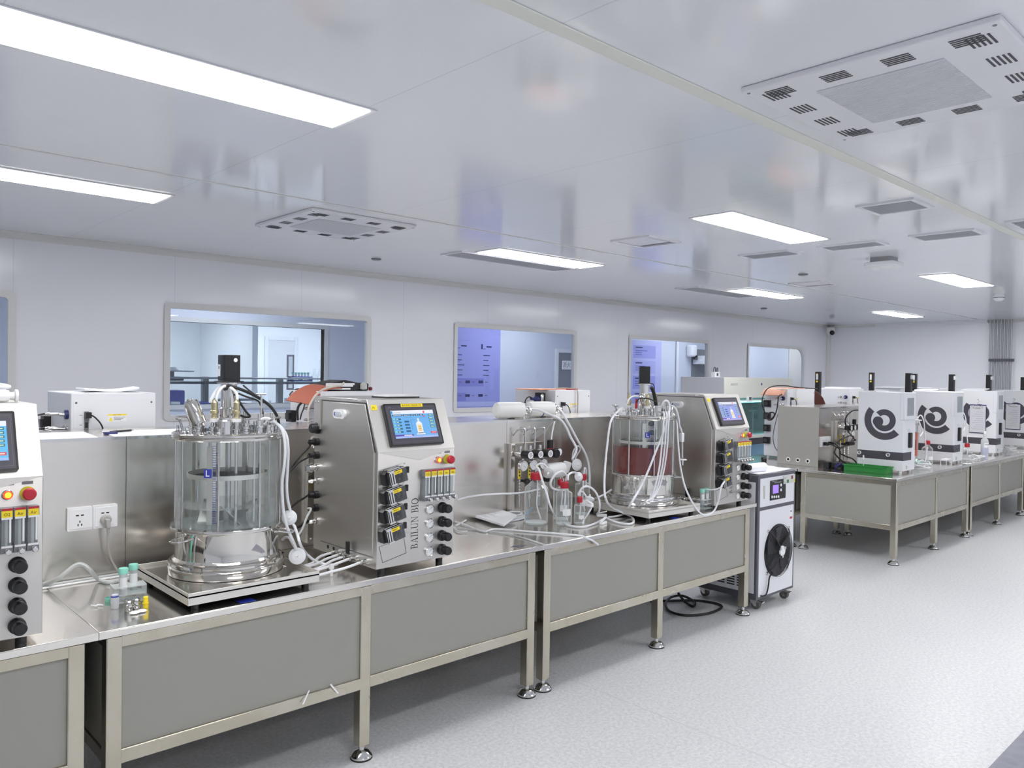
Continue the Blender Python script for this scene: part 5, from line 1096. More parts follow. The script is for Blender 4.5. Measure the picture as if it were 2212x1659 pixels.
def mat_sheet(label, rows, mt, thick=.006, name='heating_mat', grp='orange heating mats'):
    """silicone mat given as rows of points; thickness grown along its normal"""
    m = MB(); nr, nc = len(rows), len(rows[0]); G = [[Vector(p) for p in rw] for rw in rows]; vs = []
    for s in (0, 1):
        for i in range(nr):
            for j in range(nc):
                a = G[min(nr-1, i+1)][j]-G[max(0, i-1)][j]; b = G[i][min(nc-1, j+1)]-G[i][max(0, j-1)]; n_ = a.cross(b).normalized()
                vs.append(G[i][j]+n_*thick*s)
    N = nr*nc; fs = []
    for i in range(nr-1):
        for j in range(nc-1):
            a = i*nc+j; fs += [(a, a+1, a+nc+1, a+nc), (N+a, N+a+nc, N+a+nc+1, N+a+1)]
    for i in range(nr-1): fs += [(i*nc, (i+1)*nc, N+(i+1)*nc, N+i*nc), (i*nc+nc-1, (i+1)*nc+nc-1, N+(i+1)*nc+nc-1, N+i*nc+nc-1)]
    for j in range(nc-1): fs += [(j, j+1, N+j+1, N+j), ((nr-1)*nc+j, (nr-1)*nc+j+1, N+(nr-1)*nc+j+1, N+(nr-1)*nc+j)]
    m.add(vs, fs, mt)
    return single(name, m, label, 'heating mat', grp)
def rowsof(spine, half, skew=(0, 0, 0)):
    return [[tuple(Vector(p)-Vector(h)) for p, h in [(p, half)]]+[tuple(Vector(p)+Vector(half)) for _ in (0,)] for p in spine]
mat_sheet('orange heating mat drooping off the side of the bag unit', rowsof([(2.43, 4.2, 1.50), (2.38, 4.19, 1.503), (2.33, 4.18, 1.495), (2.28, 4.17, 1.475), (2.23, 4.16, 1.445), (2.19, 4.15, 1.41)], (.02, -.1, -.008)), ORANGE)
m = MB(); Tm = frame((2.262, 4.09, 1.4555), (-.02, -.14, -.0), (.6, 0, .5)); 
hose('mat_cord', 'pale cord running back along the orange mat on the bag unit', [at(600+x*.1085, 810+y*.1085, Y=4.0) for x, y in ((1320, 150), (1270, 200), (1100, 230), (900, 290), (760, 400), (680, 520), (620, 640), (600, 760), (608, 890))], .006, M('cord_beige', (206, 202, 192), .5), 'cord')
hose('mat_cord', 'black cord hanging from the orange mat over the unit side', [at(600+x*.1085, 810+y*.1085, Y=4.1) for x, y in ((470, 560), (420, 610), (392, 700), (392, 800), (398, 900))], .007, RUBBER, 'cord')
hose('mat_cord', 'thin black wire hanging beside the thick black cord on the unit side', [at(600+x*.1085, 810+y*.1085, Y=4.1) for x, y in ((540, 560), (510, 680), (470, 780), (445, 890))], .004, RUBBER, 'cord')
hose('mat_cord', 'loop of dark wire on the far corner of the bag unit', [at(600+x*.1085, 810+y*.1085, Y=4.4) for x, y in ((650, 262), (520, 268), (440, 300), (330, 370), (250, 410), (250, 370), (330, 300), (420, 270))], .004, SLATE, 'cord')
# orange mat and fittings on the third unit
mat_sheet('pale orange heating mat sticking out over the tied-cable unit', rowsof([(4.36, 4.19, 1.4805), (4.26, 4.19, 1.481), (4.2, 4.19, 1.481), (4.12, 4.18, 1.481), (4.06, 4.17, 1.479)], (.03, -.1, -.0)), ORANGEL)
single('cable_coil', MB().tube([(.06*cos(a*pi/6), .05*sin(a*pi/6), .006) for a in range(12)], .006, RED, closed=True, smooth=3), 'red cable coiled on the tied-cable unit', 'cable', loc=(4.47, 4.12, ZU))
hose('tied_cable', 'beige cable tied over the edge of the capsule unit', [(4.40, 4.2, ZU+.012), (4.4, 4.05, ZU+.012), (4.4, 3.985, ZU), (4.405, 3.98, ZU-.1), (4.4, 3.98, ZU-.22)], .004, M('cord_tan', (176, 160, 148), .5), 'cable')
r = thing('gas_valve', 'black valve block with steel cylinder on the side of the capsule unit', 'valve', (4.1, 4.09, 1.34))
MB().box(-.015, .04, -.03, .03, 0, .12, BLACK).build('block', r, bevel=.004); MB().lathe([(.012, .05), (.014, .06), (.014, .1), (.01, .11)], CHROME, (.0, -.03, 0), n=14).build('cylinder', r); MB().ldir((-.015, .0, .07), (-1, 0, .1), [(.026, 0), (.024, .02), (.01, .03), (.01, .07), (0, .07)], NAVY, n=18).build('knob', r)
hose('sensor_lead', 'black lead curving from the valve block of the capsule unit', [(4.03, 4.09, 1.42), (3.98, 4.08, 1.43), (3.93, 4.06, 1.4), (3.92, 4.05, 1.33)], .005, RUBBER, 'lead')
# two white capsules on the riser
def capsule(label, x, y, rz, mark=False):
    r = thing('filter_capsule', label, 'filter', (x, y, ZR), rz, 'white capsules on the riser')
    m = MB(); m.ldir((-.12, 0, .052), (1, 0, 0), [(0, 0), (.035, 0), (.048, .012), (.0505, .03), (.0505, .185), (.046, .2), (.038, .206), (0, .206)], M('capsule_white', (232, 233, 232), .45), n=36); m.build('body', r)
    k = MB(); k.ldir((.082, 0, .052), (1, 0, 0), [(.03, 0), (.042, .003), (.042, .012), (.03, .016), (.014, .018), (.014, .04), (.022, .042), (.022, .05), (.008, .053), (.008, .075), (0, .075)], CHROME, n=24); k.box(.086, .098, -.006, .006, 0, .03, CHROME); k.box(.088, .098, -.05, .05, .045, .06, CHROME); k.build('clamp', r)
    MB().box(-.02, .015, -.02, .02, 0, .004, BLACK).build('cradle', r)
    if mark: MB().lathe([(.0512, .1), (.0512, .108)], BLUEP, n=10, T=frame((-.12, 0, .052), (0, 1, 0), (0, 0, 1), (1, 0, 0)), a0=3.4, a1=4.6).build('blue_mark', r)
    return r
capsule('white filter capsule on the riser, left one nearer the violet board', 3.365, 3.6, radians(-12))
capsule('white filter capsule on the riser with a blue mark, right one', 3.66, 3.62, radians(-10), True)
o4, k4 = (1000, 820), .217
hose('white_hose', 'white hose falling from the left capsule down to the bottles', pathA(o4, k4, [(690, 297, 'Y', 3.55), (760, 305, 'Y', 3.5), (860, 345, 'Y', 3.44), (970, 400, 'Y', 3.41), (1030, 480, 'Y', 3.39), (1070, 570, 'Y', 3.36), (1110, 640, 'Y', 3.33), (1130, 700, 'Y', 3.3), (1090, 790, 'Y', 3.28)]), .0075)
hose('white_hose', 'white hose falling from the right capsule behind the bottles', pathA(o4, k4, [(945, 292, 'Y', 3.57), (985, 320, 'Y', 3.5), (1030, 400, 'Y', 3.43), (1090, 510, 'Y', 3.4), (1150, 620, 'Y', 3.37), (1210, 720, 'Y', 3.34), (1250, 830, 'Y', 3.31), (1262, 960, 'Y', 3.28), (1260, 1080, 'Y', 3.25)]), .0075)
hose('white_hose', 'thin white hose from the black filter regulator up to the riser top', pathA(o4, k4, [(880, 600, 'Y', 3.38), (890, 520, 'Y', 3.42), (910, 430, 'Y', 3.445), (925, 380, 'Y', 3.5)]), .005)
# ---- bottles
def bottle(label, x, y, R_, hs, hn, hc, grp, capm=REDB, patch=True, level=0, blueback=False):
    """R_ radius, hs shoulder height, hn neck base, hc cap top"""
    r = thing('screw_bottle', label, 'bottle', (x, y, ZT), 0, grp); nr = R_*.38
    pr = [(R_*.9, 0), (R_, R_*.12), (R_, hs), (R_*.97, hs+.012), (nr*1.15, hn-.012), (nr, hn-.004), (nr, hn+.01)]
    MB().lathe(pr, BGLASS, n=40).build('glass_body', r)
    MB().lathe([(R_*.86, .006), (R_*.93, R_*.14), (R_*.93, R_*.15)], BGLASS, n=40).build('bottle_base', r)
    c = MB(); cr = nr*1.28; c.lathe([(cr, hn), (cr, hc-.004), (cr-.003, hc), (cr*.6, hc), (cr*.6, hc-.004), (0, hc-.004)], capm, n=30)
    for i in range(30): a = 2*pi*i/30; c.box(cr-.0005, cr+.001, -.0012, .0012, hn+.003, hc-.006, capm, Matrix.Rotation(a, 4, 'Z'))
    cp = c.build('screw_cap', r)
    f = MB()
    for dx in (-.008, .008): f.cyl((dx, 0, hc-.004), (dx, 0, hc+.02), .004, CHROME, n=10)
    f.build('cap_nipple', cp)
    MB().tube([(.008, 0, hc), (.008, 0, hn*.7), (R_*.1, -.0, hn*.4), (R_*.6, .0, .02)], .0042, HOSE).build('dip_tube', r)
    if patch:
        p = MB(); A0 = radians(215); p.lathe([(R_*1.004, hs*.33), (R_*1.004, hs*.55)], WHITE2, n=10, a0=A0, a1=A0+1.1); p.build('label_patch', r)
        g = MB()
        for i in range(6): g.lathe([(R_*1.003, hs*(.3+.1*i)), (R_*1.003, hs*(.3+.1*i)+.0015)], WHITE2, n=4, a0=A0+1.3, a1=A0+1.55)
        g.build('level_mark', r)
    return r
bottle('big clear bottle with red cap before the gas panel', 3.163, 3.165, .0665, .195, .25, .291, 'red-capped bottles on the bench', patch=False)
bottle('middle-sized clear bottle with red cap and white label right of the big one', 3.262, 3.04, .046, .17, .207, .244, 'red-capped bottles on the bench')
bottle('small clear bottle with red cap in front of the others', 3.348, 2.999, .031, .095, .122, .156, 'red-capped bottles on the bench')
bottle('clear bottle with red cap half hidden behind the middle-sized bottle', 3.36, 3.155, .045, .165, .203, .238, 'red-capped bottles on the bench')
bottle('clear bottle with red cap standing rearmost beside the white capsule stack', 3.585, 3.19, .045, .175, .21, .247, 'red-capped bottles on the bench')
r = thing('blue_squeezer', 'blue dropper bulb lying behind the big clear bottle', 'dropper', (3.24, 3.33, ZT))
MB().ldir((-.04, 0, .012), (1, .3, 0), [(0, 0), (.01, .004), (.012, .02), (.006, .035), (.003, .04), (.003, .08), (0, .082)], BLUE, n=14).build('bulb', r); MB().ldir((.03, .02, .01), (1, .3, .6), [(.004, 0), (.003, .07), (0, .072)], M('light_blue', (90, 140, 210), .4), n=10).build('stem', r)
hose('white_hose', 'white hose from the big bottle cap to its disc filter', pathA(o4, k4, [(732, 905, 'Y', 3.165), (735, 860, 'Y', 3.16), (770, 838, 'Y', 3.15), (820, 852, 'Y', 3.14), (850, 895, 'Y', 3.13)]), .0055)
filterdisc('white disc filter tilted beside the big red-capped bottle', at(1186, 1018, Y=3.125), (.75, .35, .55), .023)
hose('white_hose', 'long white hose sagging from the big bottle round the small bottles', pathA(o4, k4, [(735, 870, 'Y', 3.16), (760, 900, 'Y', 3.12), (790, 1000, 'Y', 3.08), (830, 1120, 'Y', 3.03), (870, 1260, 'Y', 2.99), (930, 1375, 'Z', ZT+.008), (1020, 1440, 'Z', ZT+.007), (1120, 1465, 'Z', ZT+.007), (1220, 1462, 'Z', ZT+.007), (1320, 1430, 'Z', ZT+.008), (1380, 1395, 'Z', ZT+.012)]), .006)
hose('white_hose', 'white hose arching from the middle-sized bottle to the left', pathA(o4, k4, [(1032, 1000, 'Y', 3.04), (1030, 950, 'Y', 3.03), (990, 915, 'Y', 3.02), (940, 930, 'Y', 3.02), (900, 970, 'Y', 3.02), (872, 1030, 'Y', 3.03), (890, 1080, 'Y', 3.05), (960, 1100, 'Y', 3.06), (1010, 1100, 'Y', 3.07)]), .006)
hose('white_hose', 'white hose from the middle-sized bottle to the round white filter', pathA(o4, k4, [(1045, 1000, 'Y', 3.04), (1050, 950, 'Y', 3.05), (1090, 925, 'Y', 3.06), (1130, 930, 'Y', 3.08), (1150, 960, 'Y', 3.1)]), .006)
hose('white_hose', 'white hose standing in a tall arc over the small bottle', pathA(o4, k4, [(1160, 1160, 'Y', 3.0), (1165, 1110, 'Y', 2.99), (1200, 1070, 'Y', 2.98), (1260, 1068, 'Y', 2.98), (1320, 1120, 'Y', 2.98), (1358, 1210, 'Y', 2.98), (1358, 1300, 'Y', 2.98), (1335, 1340, 'Z', ZT+.02)]), .006)
hose('white_hose', 'short white hose from the small bottle to the slanted disc filter', pathA(o4, k4, [(1155, 1160, 'Y', 3.0), (1150, 1130, 'Y', 3.0), (1190, 1115, 'Y', 2.99), (1225, 1160, 'Y', 2.98), (1240, 1190, 'Y', 2.98)]), .005)
filterdisc('white disc filter slanted above the cap of the small bottle', at(1273, 1078, Y=2.975), (.55, .3, .8), .022)
hose('white_hose', 'white hose dropping from the slanted disc filter onto the bench', pathA(o4, k4, [(1258, 1200, 'Y', 2.975), (1285, 1250, 'Y', 2.97), (1250, 1330, 'Y', 2.96), (1200, 1400, 'Z', ZT+.02), (1195, 1440, 'Z', ZT+.008)]), .005)
hose('white_hose', 'white hose bent like a hook on the rearmost red-capped bottle', pathA(o4, k4, [(1195, 1060, 'Y', 3.18), (1205, 930, 'Y', 3.18), (1212, 880, 'Y', 3.18), (1225, 900, 'Y', 3.18), (1222, 980, 'Y', 3.18), (1228, 1060, 'Y', 3.18)]), .005)
filterdisc('round white filter facing the aisle between the red-capped bottles', at(1250, 1030, Y=3.08), (-.3, -.9, .2), .021)
r = thing('filter_capsule', 'white filter capsule lying beside the gas panel over the bottles', 'filter', (3.5, 3.35, .962))
m = MB(); m.ldir((-.075, 0, .045), (1, -.1, 0), [(0, 0), (.04, 0), (.046, .008), (.046, .13), (.042, .14), (.03, .145), (.03, .155), (0, .155)], WHITE2, n=30); m.build('body', r)
m = MB(); m.ldir((.075, -.02, .03), (.2, -.2, 1), [(.024, 0), (.026, .01), (.026, .06), (.02, .065), (0, .066)], WHITE2, n=24); m.build('end_cap', r)
m = MB(); m.cyl((0, 0, -.2165), (0, 0, .003), .006, CHROME).cyl((.03, .09, .02), (.0, .0, -.02), .006, CHROME).box(-.03, .03, -.05, .05, -.2165, -.205, CHROME); m.build('stand', r)
filterdisc('large round white filter right of the stand capsule', at(1246, 1004, Y=3.3), (-.2, -.95, .1), .029)
hose('white_hose', 'transparent loop of hose hanging above the large round filter', pathA(o4, k4, [(1092, 810, 'Y', 3.33), (1095, 730, 'Y', 3.33), (1125, 672, 'Y', 3.33), (1155, 665, 'Y', 3.33), (1165, 700, 'Y', 3.33), (1130, 760, 'Y', 3.33), (1110, 820, 'Y', 3.33)]), .005, FROST)
# papers and loose lines on the middle of the bench
sheet('paper_stack', 'thick stack of printed sheets on the bench left of the big bottle', [tuple(at(1003, 1112, Z=ZT+.01))[:2], tuple(at(1088, 1139, Z=ZT+.01))[:2], tuple(at(1116, 1122, Z=ZT+.01))[:2], tuple(at(1050, 1096, Z=ZT+.01))[:2]], ZT+.014, lines=6, thick=.012, curl=lambda u, v: .012*v*u)
m = MB()
for k in range(5): m.tube([(.12*cos(a*pi/6)*(1-.04*k), .07*sin(a*pi/6)*(1-.05*k), .006+.006*k) for a in range(12)], .0045, HOSEG if k % 2 else HOSE, closed=True, smooth=3)
single('hose_coil', m, 'coil of pale hose lying behind the printed sheets', 'hose', loc=(3.115, 3.35, ZT))
hose('white_hose', 'white hose strung from behind the cabinet to the big bottle', pathA(o4, k4, [(-60, 1200, 'Y', 3.3), (60, 1168, 'Y', 3.28), (200, 1148, 'Y', 3.26), (350, 1138, 'Y', 3.25), (500, 1134, 'Y', 3.25), (620, 1120, 'Y', 3.25), (760, 1090, 'Y', 3.3)]), .0055)
hose('white_hose', 'white line wandering over the bench front and over its edge', [at(960, 1120, Z=hz), at(1000, 1132, Z=hz), at(1044, 1148, Z=hz-.002), at(1070, 1143, Z=hz-.002), at(1140, 1148, Z=hz-.002), at(1195, 1152, Z=hz-.002), at(1250, 1157, Z=hz-.002), at(1266, 1162, Y=YA-.004), at(1280, 1168, Y=YA-.008), at(1292, 1177, Y=YA-.012)], .0055)
hose('white_hose', 'thin grey line crossing the bench in front of the printed sheets', [at(985, 1140, Z=hz-.003), at(1040, 1146, Z=hz-.003), at(1090, 1153, Z=hz-.003), at(1130, 1162, Z=hz-.003), at(1180, 1178, Z=hz-.003)], .004, HOSEG)
hose('white_hose', 'pale hose loop peeping out right of the cabinet foot', [at(985, 1135, Z=hz), at(1010, 1120, Z=hz), at(990, 1112, Z=hz), at(970, 1120, Z=hz), at(985, 1145, Z=hz), at(1010, 1148, Z=hz)], .005)
def clamp(label, p, rz):
    r = thing('hose_clamp', label, 'clamp', p, rz, 'white pinch clamps')
    MB().rbox(-.03, .03, -.012, .012, 0, .016, .008, WHITE2).build('body', r, bevel=.003); MB().add([(-.03, -.008, .016), (.03, -.008, .03), (.03, .008, .03), (-.03, .008, .016), (-.03, -.008, .02), (.03, -.008, .036), (.03, .008, .036), (-.03, .008, .02)], [(0, 1, 2, 3), (4, 5, 6, 7), (0, 1, 5, 4), (1, 2, 6, 5), (2, 3, 7, 6), (3, 0, 4, 7)], WHITE2).build('lever', r)
    return r
clamp('white pinch clamp on the bench before the small bottle, right one', at(1300, 1116, Z=ZT+.01), radians(-50))
clamp('white pinch clamp on the bench edge side of the hose tangle', at(1303, 1132, Z=ZT), radians(15))
clamp('white pinch clamp holding two hoses before the red vessel base', at(1407, 1082, Y=2.81), radians(30))
clamp('white pinch clamp hanging beside the slanted disc filter', at(1273, 1094, Y=2.95), radians(80))
# ---- hoses of the red vessel
o5, k5 = (1270, 760), .229
hose('white_hose', 'white hose running down the left side of the red vessel', pathA(o5, k5, [(330, 530, 'Y', 3.08), (285, 560, 'Y', 3.05), (240, 610, 'Y', 3.0), (207, 690, 'Y', 2.95), (185, 850, 'Y', 2.92), (165, 1050, 'Y', 2.88), (155, 1250, 'Y', 2.84), (170, 1390, 'Y', 2.8), (225, 1470, 'Z', .80), (320, 1515, 'Z', .775), (410, 1555, 'Z', .753), (432, 1600, 'Z', .753), (390, 1625, 'Z', .753), (280, 1610, 'Z', .753), (190, 1575, 'Z', .755), (130, 1535, 'Z', .76)]), .0062)
hose('white_hose', 'white hose looping high over the red vessel lid and down its front', pathA(o5, k5, [(665, 600, 'Y', 2.98), (690, 520, 'Y', 2.93), (720, 465, 'Y', 2.91), (755, 470, 'Y', 2.9), (770, 530, 'Y', 2.89), (750, 640, 'Y', 2.86), (700, 790, 'Y', 2.83), (640, 940, 'Y', 2.82), (570, 1120, 'Y', 2.81), (490, 1290, 'Y', 2.8), (400, 1440, 'Y', 2.78), (380, 1470, 'Z', .8)]), .0062)
for j, (dx, s) in enumerate(((0, 'left one'), (28, 'middle one'), (52, 'right one'))):
    hose('white_hose', 'white hose hanging straight down before the red liquid, '+s, pathA(o5, k5, [(700+dx, 620, 'Y', 2.95), (702+dx, 570, 'Y', 2.9), (718+dx*.9, 590, 'Y', 2.84), (710+dx*.9, 720, 'Y', 2.82), (695+dx, 900, 'Y', 2.815), (672+dx*.9, 1100, 'Y', 2.81), (630+dx*.8, 1280, 'Y', 2.805), (595+dx*.3, 1385, 'Y', 2.8)]), .0052, HOSE, 'hose', 'straight hoses of the red vessel')
hose('white_hose', 'white hose pair trailing from the pinch clamp to the left', pathA(o5, k5, [(600, 1385, 'Y', 2.8), (540, 1420, 'Y', 2.78), (460, 1470, 'Z', .78), (370, 1520, 'Z', .762), (260, 1552, 'Z', .753), (190, 1558, 'Z', .753)]), .0056)
hose('white_hose', 'white hose sweeping from the red vessel lid to the lowest pump', pathA(o5, k5, [(780, 560, 'Y', 3.0), (815, 600, 'Y', 2.93), (838, 680, 'Y', 2.9), (850, 860, 'Y', 2.87), (872, 1080, 'Y', 2.83), (915, 1270, 'Y', 2.78), (990, 1430, 'Y', 2.74), (1060, 1520, 'Y', 2.72), (1120, 1540, 'Y', 2.715), (1190, 1500, 'Y', 2.71), (1235, 1390, 'Y', 2.7), (1255, 1280, 'Y', 2.695), (1290, 1220, 'Y', 2.7)]), .0056)
hose('white_hose', 'white hose lying behind the tray toward the violet-screen cabinet', pathA(o5, k5, [(830, 1330, 'Y', 3.2), (900, 1320, 'Y', 3.22), (980, 1335, 'Y', 3.2), (1000, 1370, 'Y', 3.1), (960, 1400, 'Y', 3.0), (880, 1400, 'Y', 3.0), (850, 1370, 'Y', 3.05)]), .0055)
hose('white_hose', 'white hose from the lowest pump back to the cabinet side', pathA(o5, k5, [(1270, 1270, 'Y', 2.7), (1200, 1298, 'Y', 2.73), (1120, 1302, 'Y', 2.8), (1050, 1290, 'Y', 2.9), (1020, 1285, 'Y', 2.97), (990, 1310, 'Y', 3.05)]), .0045)
hose('white_hose', 'white hoses bundled at the left foot of the red vessel', pathA(o5, k5, [(220, 1300, 'Y', 3.1), (160, 1340, 'Y', 3.05), (100, 1370, 'Y', 3.0), (40, 1400, 'Z', ZT+.01)]), .005)
r = thing('vent_filter', 'white vent filter with disc hanging at the right of the red vessel', 'filter', at(1475, 1000, Y=2.9))
o = at(1475, 1000, Y=2.9); L_ = lambda x, y: at(1270+x*.229, 760+y*.229, Y=2.9)-o
m = MB(); m.tube([L_(790, 505), L_(830, 540), L_(858, 640), L_(862, 690), L_(880, 740), L_(885, 770)], .006, HOSE); m.build('tube', r)
m = MB(); p, q = L_(886, 765), L_(890, 850); m.box(p.x-.013, p.x+.013, p.y-.012, p.y+.012, q.z, p.z, WHITE2); m.build('coupling', r, bevel=.004)
m = MB(); m.cyl(L_(890, 850), L_(891, 1000), .005, FROST); m.build('stem', r)
m = MB(); c = L_(893, 1017); m.lathe([(0, -.005), (.026, -.003), (.027, 0), (.026, .003), (0, .005)], WHITE2, c, n=26); m.cyl(c, L_(894, 1070), .006, WHITE2, r1=.003); m.build('disc', r)
hose('probe_cable', 'white-sleeved cable arching from the left probe of the red vessel', pathA(o5, k5, [(372, 490, 'Y', 3.05), (385, 450, 'Y', 3.05), (420, 422, 'Y', 3.05), (470, 420, 'Y', 3.05), (520, 430, 'Y', 3.05)]), .0055, WHITE2, 'cable')
hose('probe_cable', 'black cable running across the red vessel neck', pathA(o5, k5, [(460, 480, 'Y', 3.0), (475, 450, 'Y', 2.99), (520, 435, 'Y', 2.98), (580, 445, 'Y', 2.97), (640, 470, 'Y', 2.97)]), .004, RUBBER, 'cable')
hose('motor_cable', 'thick black cable loom beside the red vessel motor', pathA(o5, k5, [(598, 335, 'Y', 3.1), (615, 370, 'Y', 3.1), (630, 430, 'Y', 3.1), (640, 490, 'Y', 3.1), (655, 550, 'Y', 3.1), (665, 590, 'Y', 3.1)]), .012, RUBBER, 'cable')
hose('motor_cable', 'thin blue-black wire looping beside the red vessel motor', pathA(o5, k5, [(598, 315, 'Y', 3.1), (612, 300, 'Y', 3.1), (625, 330, 'Y', 3.1), (628, 380, 'Y', 3.1)]), .003, NAVY, 'cable')
filterdisc('large milky disc standing on the red vessel lid', at(1412, 897, Y=3.0), (-.6, -.7, .25), .028)
filterdisc('milky funnel disc on the left of the red vessel lid', at(1344, 890, Y=3.1), (-.3, -.8, .5), .024)
# rack with two mint-capped tubes before the second cabinet
r = thing('tube_rack', 'clear acrylic rack with two mint-capped tubes before the violet-screen cabinet', 'rack', (4.33, 2.81, ZT), radians(5))
for z in (.012, .04, .068): MB().box(-.055, .055, -.03, .03, z-.003, z, ACRYL).build('shelf', r)
for x in (-.055, .052): MB().box(x, x+.003, -.03, .03, 0, .07, ACRYL).build('side_panel', r)
capped('mint-capped tube in the rack by the second cabinet, left empty one', 4.3, 2.808, .762, 'mint-capped tubes in the farther rack')
capped('mint-capped tube in the rack by the second cabinet, right one with brown sediment', 4.36, 2.815, .762, 'mint-capped tubes in the farther rack', M('sediment_brown', (150, 120, 100), .5))
# ================================================================== far island: white units with small reactors
GF = 'white units at the front of the far island'; GBK = 'white units at the back of the far island'
unit('white unit with dark swirl emblem and green basket at its foot', 7.536, 2.946, 0, .28, .41, GF)
unit('white unit with dark swirl emblem, second along the far bench', 8.851, 2.946, 0, .28, .41, GF)
unit('white unit with a paper clipboard hung over its emblem, behind the blue spray bottle', 10.30, 2.965, 0, .28, .41, GF)
unit('white unit with a clipboard at the right edge of the picture', 11.74, 2.965, 0, .28, .41, GF)
unit('white unit with pale orange mat above the steel end panel', 7.97, 4.13, pi, .6, .26, GBK, rear=True)
unit('white unit with papers on top, second in the rear row of the far island', 9.35, 4.215, pi, .375, .43, GBK, rear=True)
unit('white unit in the rear row of the far island, seen over the first emblem', 10.85, 4.215, pi, .375, .43, GBK, rear=True)
unit('white unit in the rear row of the far island, farthest one', 12.25, 4.215, pi, .375, .43, GBK, rear=True)
def small_reactor(label, x, y, rz, top, grp, jacket=True):
    r = thing('small_reactor', label, 'bioreactor vessel', (x, y, ZT), rz, grp)
    MB().lathe([(.1, 0), (.102, .004), (.1, .012), (0, .012)], CHROME, n=28).build('base_plate', r)
    MB().lathe([(.05, .014), (.082, .02), (.086, .04), (.086, .4)], BGLASS, n=36).build('glass_wall', r)
    m = MB(); m.lathe([(.098, .4), (.1, .404), (.1, .416), (.096, .42), (0, .42)], CHROME, n=32)
    for i in range(6): A = pi/3*i; m.lathe([(.01, .42), (.01, .44), (.006, .442), (.006, .47), (0, .47)], CHROME, (.065*cos(A), .065*sin(A), 0), n=10)
    m.build('steel_lid', r)
    for i in range(3): A = 2*pi/3*i+.5; MB().cyl((.094*cos(A), .094*sin(A), .01), (.094*cos(A), .094*sin(A), .402), .005, CHROME, n=8).build('support_rod', r)
    if jacket:
        j = MB(); j.lathe([(.088, .1), (.096, .1), (.096, .33), (.088, .33)], ORANGE, n=30, a0=radians(150), a1=radians(420)); jk = j.build('heating_jacket', r)
        t = MB(); t.lathe([(.0966, .16), (.0966, .26)], MAROON, n=4, a0=radians(233), a1=radians(252)); t.build('jacket_print', jk)
    MB().lathe([(.03, .42), (.03, .47), (.022, .475), (.022, .53)], CHROME, n=20).build('drive_neck', r)
    m = MB(); m.rbox(-.03, .03, -.025, .025, .53, top-ZT, .004, BLACK); mc = m.build('motor_column', r, bevel=.002)
    t = top-ZT
    if jacket: MB().box(-.03, .03, -.045, -.025, t-.06, t-.02, M('plug_white', (210, 212, 216), .4)).build('connector', mc, bevel=.003)
    l = MB(); l.box(-.0308, -.0303, -.012, .012, t-.09, t-.025, WHITE2).box(-.031, -.0305, -.01, .01, t-.12, t-.1, YEL).add([(-.031, -.009, t-.03), (-.031, .009, t-.03), (-.031, 0, t-.014)], [(0, 1, 2)], YEL); (l.build('caution_label', mc) if not jacket else None)
    MB().ldir((0, .0, .445), (0, 0, 1), [(0, 0), (.045, .003), (.047, .006), (.045, .01), (0, .012)], WHITE2, n=24, T=Matrix.Translation((.02, -.075, 0))).build('vent_disc', r)
    h = MB(); h.tube([(.03, -.07, .46), (.05, -.1, .5), (.08, -.12, .44), (.09, -.13, .3), (.08, -.15, .12), (.05, -.15, .03)], .006, HOSE); h.build('feed_hose', r)
    h = MB(); h.tube([(-.04, -.06, .46), (-.05, -.1, .48), (-.03, -.13, .4), (.0, -.14, .34), (-.1, -.15, .3)], .006, HOSE); h.build('feed_hose', r)
    return r
small_reactor('small glass reactor with orange heating jacket right of the first emblem unit', 8.2, 3.0, 0, 1.66, 'small reactors in the front row')
small_reactor('small glass reactor with maroon-lettered jacket between the second and clipboard units', 9.43, 3.0, 0, 1.66, 'small reactors in the front row')
small_reactor('small glass reactor between the two clipboard units', 10.72, 3.0, 0, 1.667, 'small reactors in the front row')
small_reactor('small glass reactor at the right edge beyond the last clipboard', 12.1, 2.98, 0, 1.65, 'small reactors in the front row')
small_reactor('small reactor whose labelled black column rises behind the pale orange mat', 8.62, 4.13, 0, 1.669, 'small reactors in the rear row', False)
small_reactor('small reactor whose labelled black column rises behind the first emblem unit', 10.0, 4.1, 0, 1.675, 'small reactors in the rear row', False)
small_reactor('small reactor whose black column shows beside the first front column', 11.42, 4.1, 0, 1.675, 'small reactors in the rear row', False)
mat_sheet('pale orange heating mat draped over the end unit of the far island', rowsof([(8.06, 4.13, 1.481), (7.9, 4.13, 1.482), (7.78, 4.13, 1.482), (7.7, 4.13, 1.478), (7.63, 4.13, 1.455), (7.57, 4.12, 1.41)], (.03, -.11, 0)), ORANGEL)
mat_sheet('dark maroon heating mat hanging from the end unit of the far island', rowsof([(8.16, 4.1, 1.4815), (8.25, 4.1, 1.4815), (8.31, 4.09, 1.46), (8.4, 4.08, 1.4), (8.46, 4.07, 1.31)], (.03, -.1, -.02)), MAROON)
o6, k6 = (1660, 820), .1266
hose('mat_cord', 'black cord lying over the orange mat and down the end unit side', pathA(o6, k6, [(830, 155, 'Y', 4.05), (500, 135, 'Y', 4.05), (300, 105, 'Y', 4.08), (100, 110, 'Y', 4.1), (-20, 160, 'Y', 4.12), (-90, 280, 'Y', 4.12), (-110, 420, 'Y', 4.12), (-60, 560, 'Y', 4.1)]), .006, RUBBER, 'cord')
